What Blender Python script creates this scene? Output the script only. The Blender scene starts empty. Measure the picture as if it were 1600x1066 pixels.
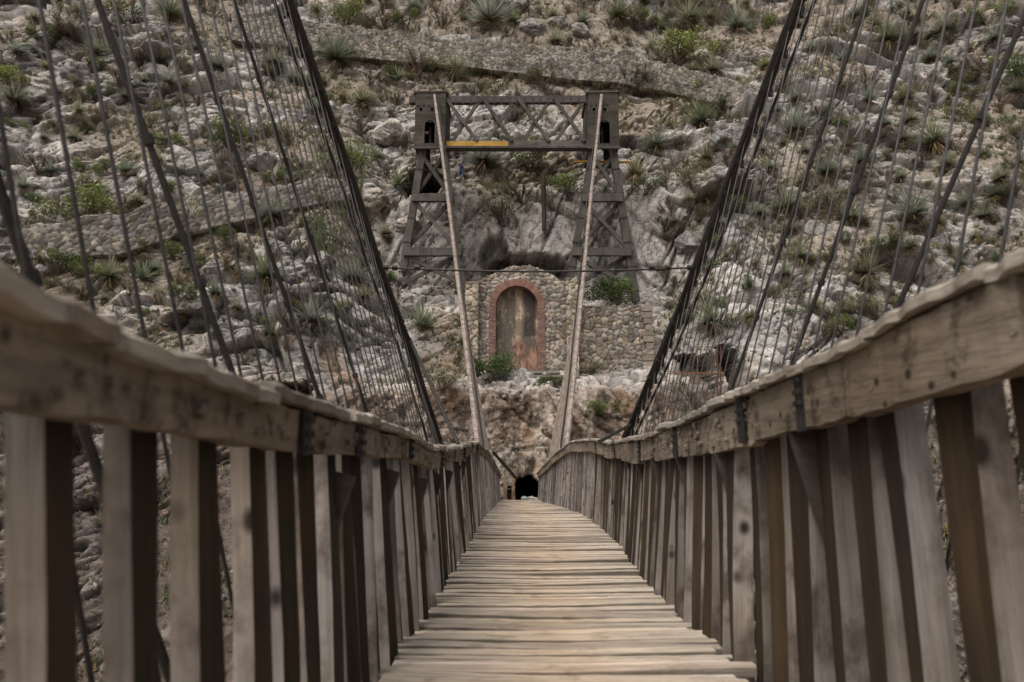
import bpy, bmesh, math, random
import numpy as np
from mathutils import Vector, Matrix
random.seed(7)
rng = np.random.default_rng(7)
C = bpy.context.scene.collection

# ------------------------------------------------------------------ camera model
F = 1100.0; CX = 800.0; CY = 533.0
PITCH = math.atan((730 - 533) / F)
cp, sp = math.cos(PITCH), math.sin(PITCH)

def P(px, py, Y):
    """world point at forward distance Y seen at photo position (px,py)"""
    a = (px - CX) / F; b = (CY - py) / F
    y = cp - b * sp; z = sp + b * cp
    s = Y / y
    return Vector((a * s, Y, z * s))

def to_px(x, y, z):
    D = y * cp + z * sp
    return CX + F * x / D, CY - F * (-y * sp + z * cp) / D

def zpx(d, py):
    return P(CX, py, d).z

# ------------------------------------------------------------------ helpers
def tag(o, label=None, cat=None, group=None, kind=None):
    if label: o['label'] = label
    if cat: o['category'] = cat
    if group: o['group'] = group
    if kind: o['kind'] = kind
    return o

def empty(name, loc, rz=0.0):
    o = bpy.data.objects.new(name, None); C.objects.link(o)
    o.location = loc; o.rotation_euler = (0, 0, rz); o.empty_display_size = 0.2
    return o

def link(name, me, mat=None, parent=None, loc=None, rot=None):
    o = bpy.data.objects.new(name, me); C.objects.link(o)
    if mat is not None:
        me.materials.clear()
        for m in (mat if isinstance(mat, (list, tuple)) else [mat]): me.materials.append(m)
    if parent is not None: o.parent = parent
    if loc is not None: o.location = loc
    if rot is not None: o.rotation_euler = rot
    return o

class MB:
    """mesh collector"""
    def __init__(s): s.v = []; s.f = []; s.mi = []; s.col = []
    def add(s, vs, fs, mi=0, col=None):
        b = len(s.v); s.v += [tuple(v) for v in vs]; s.f += [tuple(b + i for i in f) for f in fs]
        s.mi += ([mi] * len(fs) if isinstance(mi, int) else list(mi))
        s.col += [col or (1, 1, 1)] * len(vs)
    def box(s, c, size, rot=None, mi=0, col=None, jit=0.0):
        hx, hy, hz = size[0] / 2, size[1] / 2, size[2] / 2
        vs = [Vector((x, y, z)) for x in (-hx, hx) for y in (-hy, hy) for z in (-hz, hz)]
        if jit: vs = [v + Vector([random.uniform(-jit, jit) for _ in range(3)]) for v in vs]
        if rot is not None: vs = [rot @ v for v in vs]
        c = Vector(c)
        s.add([v + c for v in vs], [(0, 1, 3, 2), (4, 6, 7, 5), (0, 4, 5, 1), (2, 3, 7, 6), (0, 2, 6, 4), (1, 5, 7, 3)], mi, col)
    def beam(s, a, b, w, h, up=Vector((0, 1, 0)), mi=0, col=None, n=1, wob=0.0):
        a = Vector(a); b = Vector(b); d = (b - a).normalized()
        side = d.cross(up).normalized(); u2 = side.cross(d).normalized()
        vs = []
        for i in range(n + 1):
            p = a.lerp(b, i / n)
            for (sx, sy) in ((-1, -1), (1, -1), (1, 1), (-1, 1)):
                q = p + side * (sx * w / 2) + u2 * (sy * h / 2)
                if wob: q += Vector([random.uniform(-wob, wob) for _ in range(3)])
                vs.append(q)
        fs = [(3, 2, 1, 0), tuple(4 * n + k for k in range(4))]
        for i in range(n):
            for k in range(4):
                j = (k + 1) % 4
                fs.append((4 * i + k, 4 * i + j, 4 * i + 4 + j, 4 * i + 4 + k))
        s.add(vs, fs, mi, col)
    def tube(s, pts, r, n=6, col=None, mi=0):
        pts = [Vector(p) for p in pts]; vs = []; m = len(pts)
        for i, p in enumerate(pts):
            d = (pts[min(i + 1, m - 1)] - pts[max(i - 1, 0)]).normalized()
            ref = Vector((1, 0, 0)) if abs(d.x) < .9 else Vector((0, 0, 1))
            a = d.cross(ref).normalized(); b = d.cross(a)
            rr = r[i] if isinstance(r, (list, tuple)) else r
            for k in range(n):
                t = 2 * math.pi * k / n
                vs.append(p + a * (rr * math.cos(t)) + b * (rr * math.sin(t)))
        fs = [tuple(range(n - 1, -1, -1)), tuple(n * (m - 1) + k for k in range(n))]
        for i in range(m - 1):
            for k in range(n):
                j = (k + 1) % n
                fs.append((n * i + k, n * i + j, n * i + n + j, n * i + n + k))
        s.add(vs, fs, mi, col)
    def mesh(s, name, smooth=False):
        me = bpy.data.meshes.new(name); me.from_pydata(s.v, [], s.f); me.update()
        me.polygons.foreach_set('material_index', s.mi)
        if smooth: me.polygons.foreach_set('use_smooth', [True] * len(s.f))
        at = me.color_attributes.new('Col', 'FLOAT_COLOR', 'POINT')
        a = np.ones((len(s.v), 4), dtype=np.float32); a[:, :3] = np.array(s.col, dtype=np.float32).reshape(-1, 3)
        at.data.foreach_set('color', a.ravel())
        return me
    def build(s, name, mat, parent=None, smooth=False, loc=None, bevel=0):
        o = link(name, s.mesh(name, smooth), mat, parent, loc)
        if bevel:
            m = o.modifiers.new('edge', 'BEVEL'); m.width = bevel; m.segments = 2
        return o

def copy_tree(o, parent=None):
    c = o.copy(); C.objects.link(c); c.parent = parent
    for ch in list(o.children): copy_tree(ch, c)
    return c

# ------------------------------------------------------------------ numpy noise
def _h(ix, iy, seed):
    h = (ix.astype(np.int64) * 374761393 + iy.astype(np.int64) * 668265263 + seed * 1442695041) & 0xFFFFFFFF
    h = ((h ^ (h >> 13)) * 1274126177) & 0xFFFFFFFF
    h = ((h ^ (h >> 16)) * 2246822519) & 0xFFFFFFFF
    return (h ^ (h >> 15)) & 0xFFFFFFFF
def rnd(ix, iy, seed): return _h(ix, iy, seed) / 4294967295.0
def pnoise(x, y, seed=0):
    ix = np.floor(x); iy = np.floor(y); fx = x - ix; fy = y - iy
    ux = fx * fx * fx * (fx * (fx * 6 - 15) + 10); uy = fy * fy * fy * (fy * (fy * 6 - 15) + 10)
    def g(ox, oy):
        a = rnd(ix + ox, iy + oy, seed) * 2 * np.pi
        return np.cos(a) * (fx - ox) + np.sin(a) * (fy - oy)
    a = g(0, 0) * (1 - ux) + g(1, 0) * ux; b = g(0, 1) * (1 - ux) + g(1, 1) * ux
    return (a * (1 - uy) + b * uy) * 1.4
def fbm(x, y, o=4, seed=0, gain=.5):
    t = 0; a = 1.; s = 1.
    for i in range(o):
        t = t + a * pnoise(x * s + 17.3 * i, y * s - 9.1 * i, seed + i * 31); a *= gain; s *= 2.03
    return t
def cells(x, y, seed=0):
    """F1, F2-F1, random triplet of nearest cell, offset from the cell point"""
    ix = np.floor(x); iy = np.floor(y)
    f1 = np.full(x.shape, 9.); f2 = np.full(x.shape, 9.)
    r1 = np.zeros(x.shape); r2 = np.zeros(x.shape); r3 = np.zeros(x.shape); ddx = np.zeros(x.shape); ddy = np.zeros(x.shape)
    for ox in (-1, 0, 1):
        for oy in (-1, 0, 1):
            cx = ix + ox; cy = iy + oy
            qx = cx + rnd(cx, cy, seed) * .9 + .05; qy = cy + rnd(cx, cy, seed + 1) * .9 + .05
            dx = x - qx; dy = y - qy; d = .45 * np.sqrt(dx * dx + dy * dy) + .55 * np.maximum(np.abs(dx + .35 * dy), np.abs(dy - .35 * dx))
            m = d < f1
            f2 = np.where(m, f1, np.minimum(f2, d)); f1 = np.where(m, d, f1)
            r1 = np.where(m, rnd(cx, cy, seed + 2), r1); r2 = np.where(m, rnd(cx, cy, seed + 3), r2); r3 = np.where(m, rnd(cx, cy, seed + 4), r3)
            ddx = np.where(m, dx, ddx); ddy = np.where(m, dy, ddy)
    return f1, f2 - f1, r1, r2, r3, ddx, ddy
def sstep(a, b, x):
    t = np.clip((x - a) / (b - a), 0, 1); return t * t * (3 - 2 * t)

# ------------------------------------------------------------------ materials
def mat(name):
    m = bpy.data.materials.new(name); m.use_nodes = True
    nt = m.node_tree; b = nt.nodes['Principled BSDF']
    b.inputs['Roughness'].default_value = .9
    b.inputs['Specular IOR Level'].default_value = .25
    return m, nt, b
def N(nt, t, **kw):
    n = nt.nodes.new(t)
    for k, v in kw.items():
        if k.startswith('i_'): n.inputs[k[2:].replace('_', ' ')].default_value = v
        else: setattr(n, k, v)
    return n
def ramp(nt, fac, stops):
    r = nt.nodes.new('ShaderNodeValToRGB'); e = r.color_ramp.elements
    while len(e) < len(stops): e.new(.5)
    for i, (p, c) in enumerate(stops):
        e[i].position = p; e[i].color = (c[0], c[1], c[2], 1) if not isinstance(c, (int, float)) else (c, c, c, 1)
    nt.links.new(fac, r.inputs[0]); return r.outputs[0]
def mix(nt, a, b, fac, mode='MIX'):
    m = nt.nodes.new('ShaderNodeMix'); m.data_type = 'RGBA'; m.blend_type = mode
    for sock, val in ((m.inputs[6], a), (m.inputs[7], b)):
        if isinstance(val, (tuple, list)): sock.default_value = (*val[:3], 1)
        else: nt.links.new(val, sock)
    if isinstance(fac, (int, float)): m.inputs[0].default_value = fac
    else: nt.links.new(fac, m.inputs[0])
    return m.outputs[2]
def noise(nt, vec, scale, detail=4, rough=.6):
    n = N(nt, 'ShaderNodeTexNoise'); n.inputs['Scale'].default_value = scale
    n.inputs['Detail'].default_value = detail; n.inputs['Roughness'].default_value = rough
    nt.links.new(vec, n.inputs['Vector']); return n.outputs['Fac']
def scaled(nt, vec, s, rot=(0, 0, 0)):
    m = N(nt, 'ShaderNodeMapping'); m.inputs['Scale'].default_value = s; m.inputs['Rotation'].default_value = rot
    nt.links.new(vec, m.inputs['Vector']); return m.outputs[0]
def bump(nt, b, h, strength, dist):
    n = N(nt, 'ShaderNodeBump'); n.inputs['Strength'].default_value = strength; n.inputs['Distance'].default_value = dist
    nt.links.new(h, n.inputs['Height']); nt.links.new(n.outputs[0], b.inputs['Normal'])

def vcol_mat(name, nscale=6, lo=.65, hi=1.25, bstr=.6, bdist=.05, fine=30, strat=False):
    m, nt, b = mat(name)
    tc = N(nt, 'ShaderNodeTexCoord').outputs['Object']
    at = N(nt, 'ShaderNodeVertexColor', layer_name='Col').outputs[0]
    f1 = noise(nt, tc, nscale, 8, .7)
    c = mix(nt, at, ramp(nt, f1, [(.25, lo), (.75, hi)]), 1.0, 'MULTIPLY')
    f2 = noise(nt, tc, fine, 5, .75)
    c = mix(nt, c, ramp(nt, f2, [(.3, .7), (.7, 1.28)]), .7, 'MULTIPLY')
    if strat:
        st = noise(nt, scaled(nt, tc, (.7, .7, 5.0), (.3, .55, 0)), 3.2, 6, .72)
        c = mix(nt, c, ramp(nt, st, [(.38, .55), (.52, 1.05), (.7, 1.22)]), .65, 'MULTIPLY')
        dk = noise(nt, tc, 1.3, 6, .7)
        c = mix(nt, c, (.045, .042, .04), ramp(nt, dk, [(.58, 0.0), (.72, .45)]))
        lt = noise(nt, tc, .7, 7, .68)
        c = mix(nt, c, (.40, .37, .355), ramp(nt, lt, [(.54, 0.0), (.70, .35)]))
        nv = N(nt, 'ShaderNodeTexNoise'); nv.inputs['Scale'].default_value = 1.1; nv.inputs['Detail'].default_value = 5; nt.links.new(tc, nv.inputs['Vector'])
        sv = N(nt, 'ShaderNodeVectorMath', operation='SCALE'); sv.inputs['Scale'].default_value = 1.6; nt.links.new(nv.outputs['Color'], sv.inputs[0])
        wv = N(nt, 'ShaderNodeVectorMath', operation='ADD'); nt.links.new(tc, wv.inputs[0]); nt.links.new(sv.outputs[0], wv.inputs[1])
        for vs_, wd_, am_ in ((.4, .022, .75), (1.0, .03, .55), (2.6, .045, .35)):
            vo = N(nt, 'ShaderNodeTexVoronoi', feature='DISTANCE_TO_EDGE'); vo.inputs['Scale'].default_value = vs_
            nt.links.new(scaled(nt, wv.outputs[0], (1, .8, 1.35), (.2, .5, 0)), vo.inputs['Vector'])
            c = mix(nt, c, ramp(nt, vo.outputs['Distance'], [(0, 1 - am_), (wd_, 1.0)]), .9, 'MULTIPLY')
    nt.links.new(c, b.inputs['Base Color'])
    add = N(nt, 'ShaderNodeMath', operation='ADD'); nt.links.new(f1, add.inputs[0]); nt.links.new(f2, add.inputs[1])
    bump(nt, b, add.outputs[0], bstr, bdist)
    b.inputs['Roughness'].default_value = .95
    b.inputs['Specular IOR Level'].default_value = .1
    return m

def wood_mat(name, grey, brown, grain, amount=(.35, .7), knots=0.0, dirt=.5, use_col=True, gs=1.0, rnd_obj=False, stain=None):
    m, nt, b = mat(name)
    tc = N(nt, 'ShaderNodeTexCoord').outputs['Object']
    if rnd_obj:
        oi = N(nt, 'ShaderNodeObjectInfo')
        va = N(nt, 'ShaderNodeVectorMath', operation='ADD'); nt.links.new(tc, va.inputs[0])
        ml = N(nt, 'ShaderNodeMath', operation='MULTIPLY'); nt.links.new(oi.outputs['Random'], ml.inputs[0]); ml.inputs[1].default_value = 37.
        nt.links.new(ml.outputs[0], va.inputs[1]); tc = va.outputs[0]
    gv = scaled(nt, tc, grain)
    g1 = noise(nt, gv, 9 * gs, 7, .72)
    g2 = noise(nt, gv, 34 * gs, 4, .7)
    big = noise(nt, tc, 1.6, 4, .6)
    c = mix(nt, grey, brown, ramp(nt, big, [(amount[0], 0.0), (amount[1], 1.0)]))
    c = mix(nt, c, ramp(nt, g1, [(.28, .42), (.5, .95), (.72, 1.3)]), 1.0, 'MULTIPLY')
    c = mix(nt, c, ramp(nt, g2, [(.3, .6), (.65, 1.2)]), dirt, 'MULTIPLY')
    if knots:
        v = N(nt, 'ShaderNodeTexVoronoi'); v.inputs['Scale'].default_value = knots
        nt.links.new(tc, v.inputs['Vector'])
        k = ramp(nt, v.outputs['Distance'], [(.10, .95), (.2, 0.0)])
        c = mix(nt, c, (.018, .012, .009), k)
    if stain:
        sn = noise(nt, scaled(nt, tc, (1, 1, 1)), stain[0], 5, .65)
        c = mix(nt, c, stain[1], ramp(nt, sn, [(stain[2] if len(stain) > 2 else .5, 0.0), ((stain[2] if len(stain) > 2 else .5) + .13, .85)]))
    if use_col:
        at = N(nt, 'ShaderNodeVertexColor', layer_name='Col').outputs[0]
        c = mix(nt, c, at, 1.0, 'MULTIPLY')
    if rnd_obj:
        c = mix(nt, c, ramp(nt, oi.outputs['Random'], [(0, .62), (1, 1.15)]), 1.0, 'MULTIPLY')
    nt.links.new(c, b.inputs['Base Color'])
    b.inputs['Roughness'].default_value = .82
    bump(nt, b, g1, .9, .02)
    return m

def flat_mat(name, col, rough=.8, var=.35, scale=8, metallic=0):
    m, nt, b = mat(name)
    tc = N(nt, 'ShaderNodeTexCoord').outputs['Object']
    f = noise(nt, tc, scale, 6, .7)
    c = mix(nt, col, ramp(nt, f, [(.3, 1 - var), (.7, 1 + var)]), 1.0, 'MULTIPLY')
    nt.links.new(c, b.inputs['Base Color']); b.inputs['Roughness'].default_value = rough; b.inputs['Metallic'].default_value = metallic
    bump(nt, b, f, .3, .01)
    return m

def leaf_mat(name, var=.3):
    m, nt, b = mat(name)
    at = N(nt, 'ShaderNodeVertexColor', layer_name='Col').outputs[0]
    oi = N(nt, 'ShaderNodeObjectInfo').outputs['Random']
    c = mix(nt, at, ramp(nt, oi, [(0, (1 - var, 1 - var * .9, 1 - var * 1.2)), (.5, (1, 1, 1)), (1, (1 + var * .6, 1 + var * .3, 1 - var * .2))]), 1.0, 'MULTIPLY')
    nt.links.new(c, b.inputs['Base Color']); b.inputs['Roughness'].default_value = .6
    tr = N(nt, 'ShaderNodeBsdfTranslucent'); nt.links.new(c, tr.inputs[0])
    ms = N(nt, 'ShaderNodeMixShader'); ms.inputs[0].default_value = .25
    nt.links.new(b.outputs[0], ms.inputs[1]); nt.links.new(tr.outputs[0], ms.inputs[2])
    nt.links.new(ms.outputs[0], nt.nodes['Material Output'].inputs[0])
    return m

M_hill = vcol_mat('hill_rock', 1.6, .72, 1.22, .4, .03, 13, strat=True)
M_stone = vcol_mat('masonry_stone', 5, .7, 1.25, .5, .03, 22)
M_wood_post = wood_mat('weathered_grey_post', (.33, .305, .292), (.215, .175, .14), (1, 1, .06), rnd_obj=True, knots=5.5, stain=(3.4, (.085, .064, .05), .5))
M_wood_side = wood_mat('dark_brown_side', (.028, .021, .016), (.058, .036, .017), (1, 1, .1), rnd_obj=True)  # near-black brown for every post face but the front
M_rail = wood_mat('old_rail_wood', (.245, .21, .175), (.16, .125, .09), (1, .1, 1), knots=11, stain=(9, (.032, .024, .018), .53))
M_cap = wood_mat('rail_cap_wood', (.38, .345, .30), (.23, .20, .165), (1, .12, 1), stain=(5, (.13, .10, .075)))
M_deck = wood_mat('deck_planks', (.48, .425, .355), (.42, .37, .30), (.05, 1.3, 1), gs=1.6, dirt=.9, stain=(5, (.26, .215, .165), .56))
M_under = wood_mat('dark_beam_wood', (.075, .062, .055), (.05, .038, .03), (.12, .12, 1))
M_tower = wood_mat('tower_timber', (.085, .078, .072), (.055, .048, .042), (1, 1, .15), gs=.6)
M_towerh = wood_mat('tower_boards', (.10, .092, .082), (.066, .058, .05), (.12, 1, 1), gs=.6)
M_yellow = wood_mat('ochre_board', (.46, .28, .06), (.38, .22, .05), (.1, 1, 1))
M_iron = flat_mat('black_iron', (.03, .028, .028), .6, .5, 30, .3)
M_cable = flat_mat('cable_steel', (.04, .037, .035), .55, .4, 40, .4)
M_hang = flat_mat('hanger_rod', (.06, .058, .06), .55, .35, 30, .3)
M_pale = flat_mat('pale_new_cable', (.24, .20, .175), .8, .6, 5)
M_leaf = leaf_mat('leaf')
M_brick = vcol_mat('arch_brick', 9, .75, 1.2, .3, .01, 30)
M_black = flat_mat('dark_hollow', (.004, .004, .004), 1.0, .2)

# ------------------------------------------------------------------ world, sun, camera
sc = bpy.context.scene
SUN_EL, SUN_AZ = math.radians(58), math.radians(215)   # azimuth clockwise from +Y
w = bpy.data.worlds.new('World'); sc.world = w; w.use_nodes = True
nt = w.node_tree; bg = nt.nodes['Background']
sky = nt.nodes.new('ShaderNodeTexSky'); sky.sky_type = 'NISHITA'; sky.sun_disc = False
sky.sun_elevation = SUN_EL; sky.sun_rotation = SUN_AZ; sky.dust_density = 6; sky.air_density = 1.0; sky.ozone_density = 1
hs = nt.nodes.new('ShaderNodeHueSaturation'); hs.inputs['Saturation'].default_value = .28
nt.links.new(sky.outputs[0], hs.inputs['Color'])
wm = nt.nodes.new('ShaderNodeMix'); wm.data_type = 'RGBA'; wm.blend_type = 'MULTIPLY'; wm.inputs[0].default_value = 1
wm.inputs[7].default_value = (1.03, .985, .95, 1)
nt.links.new(hs.outputs[0], wm.inputs[6]); nt.links.new(wm.outputs[2], bg.inputs[0])
bg.inputs[1].default_value = 0.15
sl = bpy.data.lights.new('sun', 'SUN'); sl.energy = 2.4; sl.angle = math.radians(40); sl.color = (1, .95, .88)
so = bpy.data.objects.new('sun', sl); C.objects.link(so)
sd = Vector((math.sin(SUN_AZ) * math.cos(SUN_EL), math.cos(SUN_AZ) * math.cos(SUN_EL), math.sin(SUN_EL)))
so.rotation_euler = sd.to_track_quat('Z', 'Y').to_euler(); so.location = (0, -20, 60)
cam = bpy.data.cameras.new('camera'); co = bpy.data.objects.new('camera', cam); C.objects.link(co)
co.rotation_euler = (math.pi / 2 + PITCH, 0, 0); cam.sensor_width = 36; cam.lens = 36 * F / 1600
cam.clip_start = .05; cam.clip_end = 5000
cam.dof.use_dof = True; cam.dof.focus_distance = 24; cam.dof.aperture_fstop = 2.6
sc.camera = co
sc.view_settings.view_transform = 'Standard'; sc.view_settings.look = 'None'; sc.view_settings.exposure = 0
sc.cycles.max_bounces = 6; sc.cycles.diffuse_bounces = 3

# ------------------------------------------------------------------ hillside
def prof(pts, n_s):
    p = np.array(pts, float); seg = np.r_[0, np.cumsum(np.hypot(*np.diff(p, axis=0).T))]
    return p, seg
keys_c = [(4, -46), (14, -38), (21, -24), (26, -11), (29.4, -4), (30.6, -1.55), (31.3, 1), (31.6, 3.5), (34.0, 4.3), (36.0, 4.9), (36.9, 7.4), (38.9, 9.0), (40.6, 10.6), (41.5, 14), (42.3, 17.3), (44.6, 18.6), (46, 23), (49.3, 30.0), (51.2, 33.2), (56, 42), (66, 56), (90, 80)]
keys_s = [(4, -46), (14, -38), (20, -25), (25, -13), (28.4, -5), (30.0, -1.8), (31.5, 1), (33.0, 3.6), (34.2, 5.4), (35.2, 7.2), (36.8, 9.6), (38.4, 12.2), (40, 14.6), (41.6, 17.0), (43.4, 19.6), (46, 24), (49.3, 30.0), (51.2, 33.2), (56, 42), (66, 56), (90, 80)]
keys_s.insert(13, (41.0, 15.9))
tk = np.r_[0, np.cumsum(np.hypot(*np.diff(np.array(keys_s, float), axis=0).T))]
a1, a2 = tk[3], tk[18]
rows = np.r_[np.arange(0, a1, .35), np.arange(a1, a2, .068), np.arange(a2, tk[-1], .3)]
colsx = np.r_[np.arange(-75, -38, .5), np.arange(-38, -16, .085), np.arange(-16, 16, .066), np.arange(16, 38, .085), np.arange(38, 75, .5)]
U, S = np.meshgrid(colsx, rows)
def smooth_interp(t, tk, v):
    # linear then lightly smoothed
    fine = np.linspace(0, tk[-1], 1500); y = np.interp(fine, tk, v)
    k = np.hanning(21); k /= k.sum(); ys = np.convolve(np.pad(y, 10, mode='edge'), k, 'valid')
    return np.interp(t, fine, ys)
kc = np.array(keys_c, float); ks = np.array(keys_s, float)
wc = sstep(12.0, 7.6, np.abs(U - .6) + 1.3 * pnoise(S * .22, U * .1, 5))
Yc = smooth_interp(S, tk, kc[:, 0]); Zc = smooth_interp(S, tk, kc[:, 1])
Ys = smooth_interp(S, tk, ks[:, 0]); Zs = smooth_interp(S, tk, ks[:, 1])
BY = Yc * wc + Ys * (1 - wc); BZ = Zc * wc + Zs * (1 - wc)
BY = BY - .0022 * np.minimum(U * U, 1600) * sstep(-30, 5, BZ)
big = fbm(U * .07, S * .07, 4, 3)
BY = BY - big * 1.5 * (1 - .7 * wc)
# normals of base profile (in Y-Z plane)
dY = np.gradient(BY, axis=0) / np.gradient(S, axis=0); dZ = np.gradient(BZ, axis=0) / np.gradient(S, axis=0)
L = np.hypot(dY, dZ) + 1e-6; nY = -dZ / L; nZ = dY / L
nY = nY * .9; nZ = np.maximum(nZ, 0) * .9 + .1
# rock structure
wx = U + 1.3 * pnoise(U * .16, S * .16, 11); ws = S + 1.3 * pnoise(U * .16, S * .16, 12)
th = np.where(U > 4, .6, np.where(U < -5, -.25, .1)); th = .6 * sstep(0, 8, U) - .3 * sstep(0, -8, U)
ru = wx * np.cos(th) + ws * np.sin(th) * -1; rs = wx * np.sin(th) + ws * np.cos(th)
# shear instead of rotation so that the domain stays continuous
ru = wx; rs = ws + .55 * wx * sstep(-2, 8, U)
rockm = sstep(-.16, .20, fbm(U * .12 + 5, S * .16, 5, 21, .6) + .05)
# picture-guided patches of bare rock / soil
def patch(px, py, rad, d=None):
    # gaussian around the place on the slope seen at this photo position
    cc = P(px, py, 41 if d is None else d)
    for _ in range(6):
        i = np.argmin(np.abs(colsx - cc.x)); j = np.argmin(np.abs(BZ[:, i] - cc.z) + (rows < a1) * 50)
        cc = P(px, py, BY[j, i])
    i = np.argmin(np.abs(colsx - cc.x)); j = np.argmin(np.abs(BZ[:, i] - cc.z) + (rows < a1) * 50)
    u0, s0 = colsx[i], rows[j]
    return np.exp(-(((U - u0) / rad[0]) ** 2 + ((S - s0) / rad[1]) ** 2) ** 1.3), u0, s0
bare = np.zeros_like(U)
for q in [(600, 230, (2.0, 4.0)), (850, 200, (3.2, 1.6)), (860, 350, (3.0, 1.8)), (1060, 420, (4.5, 3.5)), (1000, 330, (3.5, 3)), (60, 260, (4, 3)), (1200, 470, (8, 3.5)), (640, 400, (2.5, 3.5)), (560, 560, (4, 4)), (700, 360, (2, 3)), (840, 640, (6, 3.5), 31), (450, 500, (5, 4)), (1350, 200, (6, 4)), (150, 120, (6, 4)), (1500, 330, (5, 3)), (1130, 220, (3, 2))]:
    bare = np.maximum(bare, patch(q[0], q[1], q[2], q[3] if len(q) > 3 else None)[0])
soil = np.zeros_like(U)
for q in [(760, 290, (4, 1.8)), (700, 120, (7, 1.3)), (900, 110, (8, 1.2)), (600, 95, (4, 1.2)), (1220, 350, (4, 3)), (1150, 60, (7, 2.5)), (830, 130, (4, 1.0)), (200, 330, (4, 1)), (500, 130, (4, 2)), (950, 60, (6, 2))]:
    soil = np.maximum(soil, patch(*q[:3])[0])
rockm = np.clip(rockm + bare - soil * .9, 0, 1)
slab = sstep(-.12, .22, fbm(U * .11 + 31, S * .14, 3, 333)) * .8
for q in [(600, 230, (1.6, 3.0)), (850, 200, (3.6, 1.6)), (860, 350, (2.6, 1.4)), (1040, 440, (3.6, 3.5)), (1000, 330, (2.5, 2)), (60, 270, (3, 2)), (1180, 470, (5, 3))]:
    slab = np.maximum(slab, patch(*q[:3])[0])
disp = np.zeros_like(U); crack = np.ones_like(U); tint = np.zeros_like(U)
for sc_, amp, seed, tilt in ((6.0, 1.5, 40, 1.9), (2.6, .62, 50, 2.0), (1.15, .25, 60, 2.0), (.5, .085, 70, 1.8)):
    jx = .16 * sc_ * pnoise(U / sc_ * .7, S / sc_ * .7, seed + 9); f1, e, r1, r2, r3, dx, dy = cells((ru + jx) / sc_, (rs - jx) / (sc_ * .62), seed)
    k = (1 - .85 * slab) if sc_ < 2 else 1 - .5 * slab
    mm = rockm if sc_ > .5 else .3 + .7 * rockm
    disp += k * mm * amp * ((r1 - .5) * 1.1 + tilt * ((r2 - .5) * dx + (r3 - .62) * dy) - .22 * np.exp(-(e / .06) ** 2))
    crack *= 1 - .6 * np.exp(-(e / .07) ** 2) * (.4 + .6 * mm) * (1 - .5 * slab)
    tint += (r2 - .5) * .28 * k
rid = 1 - np.abs(fbm(ru * .5, rs * .9, 5, 90, .55)) * 1.6
disp += rid * .06 * rockm
disp += fbm(U * 1.3, S * 1.3, 5, 95, .55) * (.10 - .045 * rockm) * (1 - .3 * slab)
# broad diagonal fissures across the bare slabs

slab2 = np.maximum(slab, tf_ := sstep(8.5, 9.5, BZ) * sstep(17.5, 16, BZ) * sstep(10, 8, np.abs(U)))
for fr_, am_, sd_n in ((.28, .55, 120), (.6, .28, 121), (1.3, .1, 122)):
    fis = np.abs(fbm((U + .9 * S) * fr_ * .35 + 3, (S - .75 * U) * fr_ * 1.5, 3, sd_n, .5)); g_ = np.exp(-(fis / .05) ** 2) * slab2
    disp -= am_ * g_; crack *= 1 - .65 * g_
    stepn = cells((U + .9 * S) * fr_ * .45, (S - .75 * U) * fr_ * 1.1, sd_n + 40)
    disp += slab2 * am_ * 1.1 * (stepn[2] - .5)
    tint += slab2 * (stepn[3] - .5) * .22
# cliff face below the ledge: vertical folds
px0, py0 = to_px(U, BY, BZ)
cliff = sstep(-5, -2, BZ) * sstep(4.1, 3.3, BZ) * wc
disp *= 1 - .72 * cliff; disp += cliff * (.38 * fbm(U * .8, S * .22, 5, 130, .6) + .35 * (1 - np.abs(pnoise(U * 1.1 + fbm(U, S, 2, 7) * .4, S * .15, 131)) * 2))
# ledge lip
disp *= .85; disp *= 1 - .55 * soil
# carve for footings and masonry
foot = sstep(34.2, 34.8, BY) * sstep(37.4, 36.4, BY) * sstep(8.7, 8.0, np.abs(U - 2.2)); disp *= 1 - .8 * foot; tf = sstep(8.5, 9.5, BZ) * sstep(17.5, 16, BZ) * sstep(10, 8, np.abs(U)); disp *= 1 - .45 * tf
PX = U + disp * 0.0; PY = BY + disp * nY; PZ = BZ + disp * nZ
PX = U + .2 * pnoise(U * .4, S * .4, 140)

# caves and the tunnel mouth
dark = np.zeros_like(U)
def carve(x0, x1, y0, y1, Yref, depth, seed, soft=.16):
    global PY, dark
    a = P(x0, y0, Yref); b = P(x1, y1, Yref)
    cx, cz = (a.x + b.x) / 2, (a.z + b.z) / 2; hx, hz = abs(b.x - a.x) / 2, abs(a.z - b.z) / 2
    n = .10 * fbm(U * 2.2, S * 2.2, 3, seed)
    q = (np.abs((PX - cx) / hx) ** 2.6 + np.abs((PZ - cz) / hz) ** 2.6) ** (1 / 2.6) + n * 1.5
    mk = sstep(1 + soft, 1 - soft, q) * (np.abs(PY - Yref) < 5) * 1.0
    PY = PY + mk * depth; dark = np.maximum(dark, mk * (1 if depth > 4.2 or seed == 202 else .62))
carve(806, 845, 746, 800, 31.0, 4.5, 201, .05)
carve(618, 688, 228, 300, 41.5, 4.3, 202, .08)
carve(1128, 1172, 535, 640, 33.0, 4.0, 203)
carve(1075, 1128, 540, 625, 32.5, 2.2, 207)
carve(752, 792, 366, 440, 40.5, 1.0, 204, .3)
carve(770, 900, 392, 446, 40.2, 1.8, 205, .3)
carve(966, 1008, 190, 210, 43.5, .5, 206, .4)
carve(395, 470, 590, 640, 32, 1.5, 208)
carve(225, 300, 470, 510, 33, 1.2, 209)

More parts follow.
